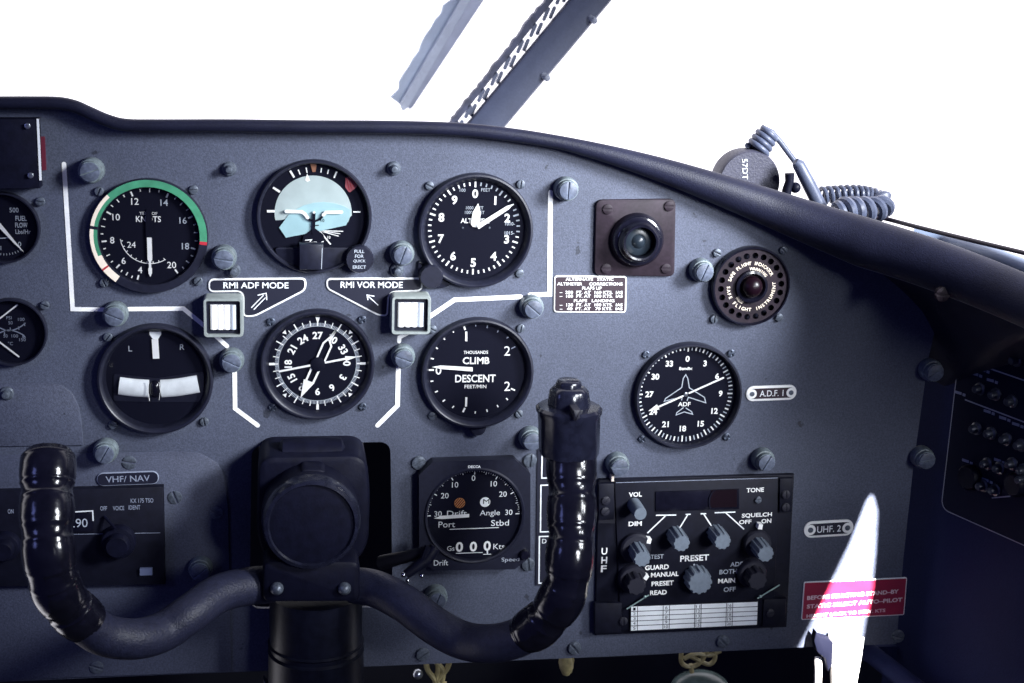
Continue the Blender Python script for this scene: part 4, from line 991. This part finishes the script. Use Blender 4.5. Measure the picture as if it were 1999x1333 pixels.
for t, x, y, wd_ in (('OFF', 546, 414, 36), ('VOICE', 625, 413, 60), ('IDENT', 709, 409, 62), ('KX 175 TSO', 749, 373, 120), ('ON', 55, 430, 30)): g.text(t, *q(x, y, WT), 25 * m_, D + 0.0003, wd_ * m_, bold=.012)
g.build('lettering', FAINT, T.e)  # darker grey puts the lower-left shadow into the lettering
FL().stroke([q(370, 548, D), q(845, 540, D)], 3 * m_, D + 0.0003).build('edge_line', FAINT, T.e)  # line greyed down for the same shadow
for x, y, rr_ in ((622, 600, 92), (20, 625, 80)):
    u, v = q(x, y, .016); MB().lathe(u, v, [(rr_ * m_, D), (rr_ * m_, D + 0.006), (rr_ * .93 * m_, D + 0.0075), (rr_ * .7 * m_, D + 0.008), (rr_ * .66 * m_, D + 0.014), (rr_ * .6 * m_, D + 0.015), (0, D + 0.015)], 60, 30, 0.008).build('tuning_knob', HUBP, T.e)
g = MB(); g.tube([T.P(*cp('c3', 552, 455), .009), T.P(*cp('c3', 610, 520), .018)], 8 * m_, 8); g.build('selector_pointer', HUBP, T.e)
MB().prism(rr(*q(772, 741, D), 66 * m_, 42 * m_, 3 * m_), D - .001, D + 0.002).build('push_button', GREYRECT, T.e)

# ------------------------------------------------------------------ glareshield
def shield_rad(px): return 13 if px < 1100 else 13 + 33 * min(1, (px - 1100) / 600) ** 1.1
def shield_y(px): return -0.010 if px < 1500 else -0.010 - 0.15 * (min(px - 1500, 620) / 620) ** 1.6
T = Thing('glareshield', 'long dark blue padded coaming curving along the top of the panel', 'glareshield', 1000, 250)
path = smooth_path([(px, py, 0) for px, py in TOP], 6); C = []; RA = []
for i, p in enumerate(path):
    a, b_ = path[max(0, i - 1)], path[min(len(path) - 1, i + 1)]; d = (b_ - a).normalized(); n = Vector((-d.y, d.x, 0))
    rp = shield_rad(p.x); c = p + n * rp; y = shield_y(p.x)
    C.append(at(c.x, c.y, y) - T.o); RA.append(rp * mpp(c.x, c.y, -y))
mb = MB(); mb.tube(C, RA, 28, squash=0.9); mb.build('padded_edge', SHIELD, T.e)
V = []; Fc = []; n = len(C)
for i in range(n):
    t = C[i] + Vector((0, 0, RA[i] * 0.2)); V += [t, t + Vector((0, 0.10, -0.045)), t + Vector((0, 0.22, -0.13))]
for i in range(n - 1):
    for k in range(2): Fc.append((3 * i + k, 3 * i + 3 + k, 3 * i + 4 + k, 3 * i + 1 + k))
MB().raw(V, Fc).build('top_skin', SHIELD, T.e)
put('shield_screw', screw_mesh('shield_screw', 15 * s0, 0.003, False, BROWN), T.e, at(1838, 573, shield_y(1838) - 0.018) - T.o)

# ------------------------------------------------------------------ windscreen post and strut
T = Thing('windscreen_post', 'dark blue grey slanted windscreen post with white perforated strip', 'windscreen post', 955, 236, None, 0.36)
def ext(p0, p1, a, b_):
    """line through two pixels extended by fractions a and b"""
    d = (p1[0] - p0[0], p1[1] - p0[1]); return (p0[0] - d[0] * a, p0[1] - d[1] * a), (p1[0] + d[0] * b_, p1[1] + d[1] * b_)
L0, L1 = ext((917, 232), (1108, 0), 0.35, 0.4); R0, R1 = ext((992, 241), (1195, 0), 0.35, 0.4)
L2, R2 = ext((917, 232), (1108, 0), 0, 2.2)[1], ext((992, 241), (1195, 0), 0, 2.2)[1]
lw_ = lambda P, Q, t: (P[0] + (Q[0] - P[0]) * t, P[1] + (Q[1] - P[1]) * t)
V = []; Fc = []; prof = [(0.0, -0.035), (0.0, -0.012), (0.03, -0.004), (0.09, 0.0), (0.18, 0.0015), (0.96, 0.0), (1.0, -0.004), (1.0, -0.035)]
for A, B in ((L0, R0), (L2, R2)):
    for t, w in prof: V.append(T.P(*lw_(A, B, t), w))
n = len(prof)
for i in range(n - 1): Fc.append((i, i + 1, n + i + 1, n + i))
Fc += [tuple(range(n)), tuple(range(n, 2 * n))]
MB().raw(V, Fc).build('post', POST, T.e)
A0, A1 = ext((884, 231), (1063, 0), 0.35, 0.4)
def strip(name, t0, t1, w0, w1, m):
    V = []
    for w in (w0, w1):
        for P, Q in ((A0, L0), (A1, L1)):
            for t in (t0, t1): V.append(T.P(*lw_(P, Q, t), w))
    MB().raw(V, [(4, 5, 7, 6), (0, 2, 3, 1), (0, 4, 6, 2), (1, 3, 7, 5), (0, 1, 5, 4), (2, 6, 7, 3)]).build(name, m, T.e)
# ragged dark sealant bead
e0 = [lw_(A0, A1, k / 60) for k in range(61)]; e1 = [lw_(lw_(A0, L0, 0.40), lw_(A1, L1, 0.40), k / 60) for k in range(61)]
poly = [T.uv(p[0] + random.uniform(-2.5, 2.5), p[1] + random.uniform(-2, 2), -0.012) for p in e0] + [T.uv(*p, -0.012) for p in e1[::-1]]
MB().prism(poly, -0.022, -0.010).build('sealant_bead', POSTEDGE, T.e)
g = MB()
for k in range(-2, 11):
    t = (0.06 + k * 0.137 + 0.35) / 1.75
    for off, sz in ((0.56, 1.0), (0.78, 0.9)):
        c = lw_(lw_(A0, A1, t + (0.0 if off < 0.6 else 0.008)), lw_(L0, L1, t + (0.0 if off < 0.6 else 0.008)), off)
        dx, dy = (A1[0] - A0[0]), (A1[1] - A0[1]); L = math.hypot(dx, dy); dx, dy = dx / L, dy / L
        ang = 0.25
        ex, ey = dx * math.cos(ang) + dy * math.sin(ang), -dx * math.sin(ang) + dy * math.cos(ang)
        P0 = (c[0] - ex * 11 * sz, c[1] - ey * 11 * sz); P1 = (c[0] + ex * 11 * sz, c[1] + ey * 11 * sz)
        g.stroke([T.uv(*P0, -.011), T.uv(*P1, -.011)], 7.5 * mpp(*c, -0.37), -0.012, 0.002)
g.build('slots', POST, T.e)
g = MB()
for px, py in ((1068, 152), (1160, 40)):
    g.tube([T.P(px - 8, py - 6, 0), T.P(px, py, 0.004)], 0.003, 8); g.ball(T.P(px, py, .004), 0.0035, 10)
g.build('edge_clip', PALEDK, T.e)

T = Thing('windscreen_strut', 'weathered metal strip paled by haze left of the dark windscreen post', 'strut', 860, 100, None, 0.50)
def bar(name, b0, b1, t0, t1, w0, w1, m, jag=0):
    """slanted bar: bottom pixels b0,b1 and top pixels t0,t1"""
    if jag:
        L = [lw_(b0, t0, k / 14) for k in range(15)]; Rr = [lw_(b1, t1, k / 14) for k in range(15)]
        P = [T.uv(p[0] + random.uniform(-jag, jag), p[1], w1) for p in L] + [T.uv(*p, w1) for p in Rr[::-1]]
    else: P = [T.uv(*b0, w1), T.uv(*t0, w1), T.uv(*t1, w1), T.uv((b0[0] + b1[0]) / 2 + 6, b1[1] + 3, w1), T.uv(*b1, w1)][::1]
    if not jag: P = [T.uv(*b0, w1), T.uv(*t0, w1), T.uv(*t1, w1), T.uv(*b1, w1), T.uv((b0[0] * 0.6 + b1[0] * 0.4), b1[1] + 5, w1)]
    MB().prism(P, w0, w1).build(name, m, T.e)
bar('channel', (781, 203), (795, 212), (922 - 10, -20), (939 - 10, -20), -0.02, 0.0, PALE)
bar('flange', (795.5, 207), (806, 209), (931, -20), (958, -20), -0.02, -0.006, PALEDK)
bar('white_film', (768, 190), (780, 203), (890, -20), (911, -20), -0.02, -0.008, FILM, 7)

# ------------------------------------------------------------------ microphone, cords, pipe on the coaming
T = Thing('hand_microphone', 'round grey hand microphone resting behind the coaming', 'microphone', 1464, 352, None, 0.045)
q = lambda x, y, w=0.0: T.uv(*cp('k1', x, y), w); P3 = lambda x, y, w=0.0: T.P(*cp('k1', x, y), w); m_ = T.m * 1.045 / 2.86
u, v = q(468, 450)
MB().lathe(u, v, [(172 * m_, -0.022), (176 * m_, -0.018), (176 * m_, -0.004), (170 * m_, -0.001), (165 * m_, 0.0), (163 * m_, 0.0), (0, 0.0)], 64).build('body', MIC, T.e)
MB().prism(round_poly([q(440, 292), q(452, 268), q(560, 284), q(566, 306)], 0.002), -0.018, -0.003, 0.001).build('cord_collar', CORD, T.e)
g = FL(); g.text('57DT', *q(440, 372), 30 * m_, 0.0004, 112 * m_, rot=84, bold=.0); g.build('lettering', CARD, T.e)
g = MB(); pts = []
A, B = P3(505, 272, -.01), P3(575, 165, -.01)
for i in range(4 * 18 + 1):
    t = i / 72; a = 2 * PI * 4 * t; ax = (B - A); d = ax.normalized(); e1 = d.cross(Vector((0, 1, 0))).normalized(); rad = (58 - 10 * t) * m_
    pts.append(A + ax * t + e1 * math.cos(a) * rad + Vector((0, 1, 0)) * math.sin(a) * rad)
pts += [P3(590, 165, -.01), P3(640, 222, -.01), P3(690, 290, -.01), P3(728, 340, -.01)]
g.tube(pts, 16 * m_, 10); g.build('coiled_cord', CORD, T.e)

T = Thing('cord_plug', 'blue grey plug sleeve leaning beside the round microphone', 'plug', 1575, 350, None, 0.03)
g = MB(); pth = [P3(732, 335), P3(745, 362), P3(800, 470), P3(860, 590)]
P3 = lambda x, y, w=0.0: T.P(*cp('k1', x, y), w)
g.tube([P3(722, 330), P3(740, 345), P3(800, 460), P3(870, 600)], [22 * m_, 33 * m_, 37 * m_, 37 * m_], 18); g.build('sleeve', CORD, T.e)
g = MB(); g.tube([P3(690, 395), P3(690, 440), P3(675, 490), P3(670, 530)], [26 * m_, 24 * m_, 26 * m_, 26 * m_], 12); g.ball(P3(722, 475), 30 * m_); g.build('clip', HUBP, T.e)

T = Thing('coiled_cord', 'thick coiled cord looping beside the plug on the coaming', 'cord', 1680, 385, None, 0.05)
P3 = lambda x, y, w=0.0: T.P(*cp('k1', x, y), w)
core = smooth_path([P3(860, 520), P3(960, 512), P3(1060, 510), P3(1140, 522), P3(1205, 552, .004), P3(1200, 590, .02), P3(1130, 598, .03), P3(1050, 600, .035), P3(985, 606, .038), P3(940, 615, .038)], 30)
N = len(core); pts = []; ph = 0.0
for i in range(N):
    d = (core[min(i + 1, N - 1)] - core[max(i - 1, 0)]).normalized(); e1 = d.cross(Vector((0, -1, 0.3))).normalized(); e2 = d.cross(e1)
    f = i / N; rad = (40 + 16 * max(0, f - 0.45)/0.55) * m_ * (1 if f < .85 else 1 - (f - .85) * 4)
    ph += 0.62 if f < 0.42 else 0.30
    pts.append(core[i] + e1 * math.cos(ph) * rad + e2 * math.sin(ph) * rad)
MB().tube(pts, [13 * m_ if i < N * 0.45 else 27 * m_ for i in range(N)], 9).build('cord', CORD, T.e)
e = T.e
T = Thing('dark_cable', 'thin dark cable running along the coaming to the right', 'cable', 1860, 462, None, 0.02)
P3 = lambda x, y, w=0.0: T.P(*cp('k1', x, y), w)
MB().tube(smooth_path([P3(1150, 632), P3(1240, 652), P3(1400, 694, .03), P3(1700, 768, .08), P3(2050, 852, .13), P3(2250, 902, .16)], 8), 12 * m_, 10).build('cable', DARKCABLE, T.e)
T = Thing('pale_pipe', 'pale blue grey pipe lying on the coaming below the dark cable', 'pipe', 1900, 490, None, 0.0)
P3 = lambda x, y, w=0.0: T.P(*cp('k1', x, y), w)
MB().tube(smooth_path([P3(1380, 735), P3(1550, 765, .01), P3(1700, 805, .04), P3(1850, 855, .07), P3(2050, 930, .10), P3(2250, 1010, .13)], 8), 34 * m_, 14).build('pipe', PIPE, T.e)

# ------------------------------------------------------------------ breaker panel on the side wall
tl = sw(1886, 614); bl = sw(1851, 996)
E = bpy.data.objects.new('breaker_panel', None); COL.objects.link(E); E.empty_display_size = 0.01; E.location = tl
E.rotation_euler = (0, 0, math.atan2(WD.y, WD.x))
tag(E, 'dark breaker panel with rows of small round buttons on the side wall', 'breaker panel')
def wv(px, py, w=0.0):
    p = sw(px, py, w) - tl; return (p.dot(WD), p.z)
hgt = (tl - bl).z; a_end = wv(2160, 800)[0]
# local frame: x along the wall towards the viewer, -y out of the wall, z up
MB().prism(rr(a_end / 2, -hgt / 2, a_end, hgt, 0.008), 0.0005, 0.003, 0.0005).build('plate', BRKP, E)
Pf = rr(a_end / 2, -hgt / 2, a_end - 0.001, hgt - 0.001, 0.0078)
FL().stroke(Pf + [Pf[0]], 0.0008, 0.0033, cap=False).build('edge_line', FAINT, E)
g = FL()
for (x0, y0), (x1, y1) in (((740, 408), (985, 492)), ((715, 590), (985, 692))):
    A, B = wv(*cp('b8', x0, y0)), wv(*cp('b8', x1, y1)); d = Vector(B) - Vector(A); FL().stroke([A, tuple(Vector(A) + d * 1.6)], 0.0011, 0.0034, cap=False).build('divider_line', FAINT, E)
FL().stroke([wv(*cp('b8', 845, 1063)), wv(*cp('b8', 935, 1055))], 0.001, 0.0034, cap=False).build('divider_line', FAINT, E)
g = FL()
for x, y in ((905, 295), (950, 330), (805, 450), (845, 500), (770, 470), (830, 650), (905, 682), (968, 712), (725, 888), (820, 910), (880, 885), (950, 916), (820, 980), (690, 560)):
    u, v = wv(*cp('b8', x, y)); g.stroke([(u - 0.005, v), (u + 0.002, v + 0.0003)], 0.0022, 0.0034, cap=False); g.stroke([(u + 0.003, v), (u + 0.006, v)], 0.0022, 0.0034, cap=False)
g.build('worn_marks', GREYRECT, E)
bmh = MB().lathe(0, 0, [(0.0050, 0.003), (0.0050, 0.0045), (0.0034, 0.0052), (0.0032, 0.009), (0.0023, 0.0105), (0, 0.0108)], 20).mesh('breaker_button', STEEL)
bmh.materials[0] = HUBP if False else BREAK
for x, y in ((852, 380), (930, 405), (755, 543), (830, 570), (907, 603), (737, 735), (808, 758), (883, 787), (952, 815), (960, 980), (790, 905), (850, 925), (910, 905), (965, 935), (770, 1010), (830, 1030)):
    u, v = wv(*cp('b8', x, y), 0.008); put('breaker_button', bmh, E, (u, 0, v))
u, v = wv(*cp('b8', 705, 970), 0.01); MB().lathe(u, v, [(0.010, 0.003), (0.010, 0.008), (0.0085, 0.010), (0, 0.010)], 32, 16, .02).build('rotary_knob', HUBP, E)
u, v = wv(*cp('b8', 925, 1005), 0.01); MB().lathe(u, v, [(0.009, 0.003), (0.009, 0.008), (0.0075, 0.010), (0, 0.010)], 32, 16, .02).build('rotary_knob', HUBP, E)

# ------------------------------------------------------------------ control yoke
T = Thing('control_yoke', 'dark control yoke with two curved horns, black ribbed grips and round hub', 'control yoke', 611, 1150)
P3 = lambda px, py, w=0.0: T.P(px, py, w)
q = lambda x, y, w=0.0: T.uv(*cp('b2', x, y), w)
# hub housing in the panel opening
MB().prism(round_poly([q(172, 140, .045), q(745, 130, .045), q(765, 330, .045), q(755, 600, .045), q(700, 700, .045), q(215, 700, .045), q(165, 560, .045)], 0.012, 6), -0.06, 0.045, 0.004).build('hub_housing', HUBP, T.e)
A = T.P(*cp('b2', 280, 132), .025); B = T.P(*cp('b2', 632, 130), .025)
MB().tube([A, A.lerp(B, 0.06), A.lerp(B, 0.5), A.lerp(B, 0.94), B], [0.006, 0.0125, 0.0135, 0.0125, 0.006], 20).build('pivot_bar', HUBP, T.e)
W0 = 0.075; u, v = q(455, 497, W0); sp_ = mpp(611, 1021, W0)
MB().lathe(u, v, [(98 * sp_, 0.03), (98 * sp_, W0 - 0.012), (96 * sp_, W0 - 0.005), (90 * sp_, W0 - 0.0005), (84 * sp_, W0), (0, W0)], 96).build('hub_cap', HUBP, T.e)
mb = MB(); mb.lathe(u, v, [(97.2 * sp_, W0 - 0.008), (96.5 * sp_, W0 - 0.003), (92 * sp_, W0 + 0.0015), (85 * sp_, W0 + 0.0022), (82 * sp_, W0 + 0.0004)], 96); mb.f = [f for f in mb.f if len(f) == 4]; mb.build('cap_rim', POD, T.e)
MB().prism(round_poly([q(385, 240, .06), q(405, 200, .06), q(515, 200, .06), q(540, 240, .06)], 0.003), 0.03, 0.062, 0.002).build('cap_lug', HUBP, T.e)
W1 = 0.07
MB().prism(round_poly([q(197, 690, W1), q(710, 690, W1), q(712, 912, W1), q(195, 915, W1)], 0.006, 4), 0.0, W1, 0.004).build('clamp_block', HUBP, T.e)
bolt = MB().lathe(0, 0, [(12 * s0, 0), (12 * s0, 0.002), (9 * s0, 0.004), (4 * s0, 0.0055), (0, 0.0057)], 24).mesh('clamp_bolt', SCREW)
for x in (272, 628): put('clamp_bolt', bolt, T.e, T.P(*cp('b2', x, 832), W1))
# column
W2 = 0.02; A = T.P(617, 1178, W2); B = T.P(617, 1258, W2); Cc = T.P(618, 1420, W2); rc = 99 * mpp(617, 1250, .04) * 0.96
dz = (B - A)
pth = [A + Vector((0, 0, 0.01)), A, A + dz * 0.86, A + dz * 0.90, A + dz * 0.95, A + dz * 1.05, A + dz * 1.10, A + dz * 1.14, Cc]
MB().tube(pth, [rc * .97, rc * .97, rc * .97, rc * 1.01, rc * 0.96, rc * 0.96, rc * 1.01, rc, rc * 1.02], 48).build('column', COLUMN, T.e)
# horns
def horn(name, pts, r0, m, bumps=None, seg=28, endr=None):
    pth = smooth_path([P3(px, py, w) for px, py, w in pts], 26); N = len(pth); rad = []
    acc = [0.0]
    for i in range(1, N): acc.append(acc[-1] + (pth[i] - pth[i - 1]).length)
    for i in range(N):
        t = acc[i] / acc[-1]; rr_ = r0 if not isinstance(r0, tuple) else r0[0] + (r0[1] - r0[0]) * t
        if bumps: rr_ *= bumps(t)
        rad.append(rr_)
    MB().tube(pth, rad, seg).build(name, m, T.e)
pm = mpp(1000, 1200, 0.10)
horn('horn', [(690, 1142, .045), (735, 1150, .055), (790, 1178, .075), (850, 1222, .09), (905, 1250, .10), (960, 1256, .118), (1010, 1245, .129), (1045, 1222, .135)], 36.5 * pm, WRAP)
horn('horn', [(530, 1140, .045), (480, 1145, .055), (425, 1160, .07), (370, 1198, .09), (320, 1232, .10), (265, 1247, .116), (205, 1240, .126), (165, 1215, .134)], 37 * pm, WRAP)
def grip_bumps(n, lo=0.90, cap=0.05):
    def f(t):
        k = 1.0
        if t < 0.06: k = 0.86 + 0.14 * (t / 0.06) ** 0.5
        if t > 0.96: k = 0.80 + 0.20 * max(0, (1 - t) / 0.04) ** 0.5
        return k * (lo + (1 - lo) * (1 - abs(math.cos(PI * n * t)) ** 3.5) + 0.025 * math.exp(-((abs(math.cos(PI * n * t)) - 0.86) / 0.06) ** 2))
    return f
horn('hand_grip', [(1016, 1240, .130), (1050, 1222, .138), (1085, 1185, .146), (1106, 1140, .150), (1113, 1080, .146), (1116, 1010, .134), (1116, 940, .122), (1115, 870, .110)], (42 * pm, 48 * pm), BLACKGLOSS, grip_bumps(5))
horn('hand_grip', [(178, 1222, .130), (140, 1190, .138), (112, 1150, .146), (98, 1100, .148), (92, 1030, .140), (92, 960, .127), (94, 910, .117), (95, 879, .110)], (42.5 * pm, 48.5 * pm), BLACKGLOSS, grip_bumps(5, 0.91))
# switch pod on the right grip
def vlathe(name, px, prof, w, m, seg=40, flute=0, fa=0.0, parent=None):
    """turned part with a vertical axis: prof = (radius px, py)"""
    pp = mpp(px, 850, w); V = []; Fc = []
    for rp, py in prof:
        c = P3(px, py, w)
        for i in range(seg):
            a = 2 * PI * i / seg; k = rp * pp * (1 + (fa if math.cos(flute * a) > 0.3 else 0))
            V.append(c + Vector((math.cos(a) * k, math.sin(a) * k, 0)))
    n = len(prof)
    for k in range(n - 1):
        for i in range(seg): j = (i + 1) % seg; Fc.append((k * seg + i, k * seg + j, (k + 1) * seg + j, (k + 1) * seg + i))
    Fc += [tuple(range(seg)), tuple(range((n - 1) * seg, n * seg))]
    return MB().raw(V, Fc).build(name, m, parent or T.e)
pod = vlathe('switch_pod', 1111, [(48, 892), (56, 884), (57, 870), (58, 812), (61, 806), (62, 797), (58, 792), (40, 790)], 0.112, POD, 48, 9, 0.03)
vlathe('pod_shoulder', 1111, [(40, 795), (38, 775), (36, 762), (30, 755), (24, 753)], 0.112, POD, 40, 8, 0.03)
vlathe('pod_button', 1110, [(25, 757), (24, 748), (22, 743), (19, 741)], 0.112, POD, 32, 8, 0.04)
MB().prism(round_poly([T.uv(1118, 800, .138), T.uv(1134, 800, .138), T.uv(1132, 818, .138), T.uv(1122, 824, .138)], 0.001), 0.118, 0.138, 0.001).build('press_switch', RUBBER, T.e)
# lever beside the hub
T = Thing('locking_lever', 'black lever with shiny metal tip between the hub and drift indicator', 'lever', 800, 1095)
g = MB(); g.tube([T.P(745, 1098, .01), T.P(800, 1085, .03), T.P(845, 1073, .04)], [0.0055, 0.0045, 0.004], 12); g.build('arm', RUBBER, T.e)
g = MB(); g.tube([T.P(850, 1068, .04), T.P(835, 1090, .042), T.P(792, 1122, .045)], [0.0045, 0.005, 0.0035], 12); g.tube([T.P(836, 1066, .042), T.P(826, 1090, .044)], 0.0025, 8); g.build('handle', HUBP, T.e)
g = MB()
for px, py, rb in ((788, 1122, 5), (796, 1133, 4.5), (823, 1124, 4.5)): g.ball(T.P(px, py, .047), rb * T.m)
g.build('metal_tip', CHROME, T.e)

# ------------------------------------------------------------------ below the panel
T = Thing('cable_bundle', 'off white sleeved cables hanging in the sunbeam below the panel', 'cable bundle', 1630, 1270, None, -0.006)
for x0, x1, x2, rp, y0 in ((1597, 1598, 1596, 7, 1283), (1626, 1632, 1631, 9, 1236), (1644, 1646, 1645, 12, 1240), (1664, 1659, 1656, 11, 1238), (1678, 1668, 1664, 7, 1244)):
    MB().tube(smooth_path([T.P(x0 + 1, y0, -0.003), T.P(x0, y0 + 12), T.P((x0 + x1) / 2, 1290 if y0 < 1270 else 1305, .003), T.P(x2, 1345, .002), T.P(x2 - 4, 1420)], 6), rp * T.m, 12).build('sleeved_cable', BUNDLE, T.e)
MB().prism([T.uv(1588, 1226), T.uv(1596, 1236), T.uv(1612, 1240), T.uv(1622, 1248), T.uv(1620, 1290), T.uv(1612, 1305), T.uv(1606, 1280), T.uv(1590, 1266), T.uv(1584, 1245)], -0.001, 0.006, 0.001).build('clip', DIAL, T.e)
T = Thing('loose_wires', 'yellowed loose wire loops below the panel near the yoke', 'wires', 855, 1310, 'yellowed wiring under the panel', 0.03)
g = MB(); k3 = lambda x, y, w=0.0: T.P(*cp('k3', x, y), w)
for pts in (((290, 190), (300, 240), (330, 280), (340, 320)), ((340, 190), (345, 235), (340, 290), (380, 300)), ((400, 190), (380, 240), (345, 280), (320, 330)), ((320, 190), (365, 240), (360, 300))): g.tube(smooth_path([k3(*p) for p in pts], 6), 0.0022, 8)
g.build('wire', YELLOW, T.e)
MB().ball(k3(257, 257), 0.0042).build('wire_terminal', STEEL, T.e)
T = Thing('loose_wires', 'yellowed wire connector hanging below the panel left of the UHF radio', 'wires', 1104, 1295, 'yellowed wiring under the panel', 0.03)
g = MB(); g.tube([k3(0, 0) * 0 + T.P(1102, 1265), T.P(1104, 1290), T.P(1106, 1303), T.P(1105, 1316)], [0.004, 0.0058, 0.0058, 0.003], 12); g.tube([T.P(1113, 1270), T.P(1117, 1290), T.P(1112, 1312)], 0.002, 8); g.build('connector', YELLOW, T.e)
T = Thing('loose_wires', 'tangle of pale yellow wires hanging below the UHF radio', 'wires', 1365, 1285, 'yellowed wiring under the panel', 0.03)
g = MB(); k3 = lambda x, y, w=0.0: T.P(*cp('k3', x, y), w)
for pts in (((1400, 150), (1400, 205), (1430, 225), (1470, 215), (1500, 180), (1520, 140)), ((1540, 140), (1545, 190), (1520, 215), (1480, 200), (1440, 180)), ((1410, 190), (1460, 170), (1520, 175), (1570, 155)), ((1440, 215), (1445, 250))): g.tube(smooth_path([k3(*p) for p in pts], 6), 0.002, 8)
g.build('wire', YELLOW, T.e)
T = Thing('plastic_bowl', 'cloudy domed plastic bowl in the dark below the wire tangle', 'bowl', 1365, 1330, None, 0.04)
MB().ball(T.P(1365, 1345), 60 * T.m, 24, (1, 0.7, 0.62)).build('bowl', CLEARPL, T.e)
T = Thing('metal_bracket', 'small steel bracket in the dark beside the yoke column', 'bracket', 521, 1322, None, 0.0)
MB().prism([T.uv(515, 1303), T.uv(528, 1318), T.uv(531, 1345), T.uv(521, 1345)], 0.012, 0.02, 0.001).build('plate', STEEL, T.e)
T = Thing('foot_rail', 'dark blue slanting rail below the panel beside the side wall', 'rail', 1725, 1300, None, 0.03)
MB().tube([T.P(1655, 1242), T.P(1690, 1268, .01), T.P(1790, 1345, .05), T.P(1900, 1430, .1)], 0.008, 14).build('rail', WALL, T.e)
MB().prism([T.uv(1700, 1262), T.uv(1800, 1262), T.uv(1810, 1370), T.uv(1800, 1360)], -0.01, 0.0).build('gusset', WALL, T.e)
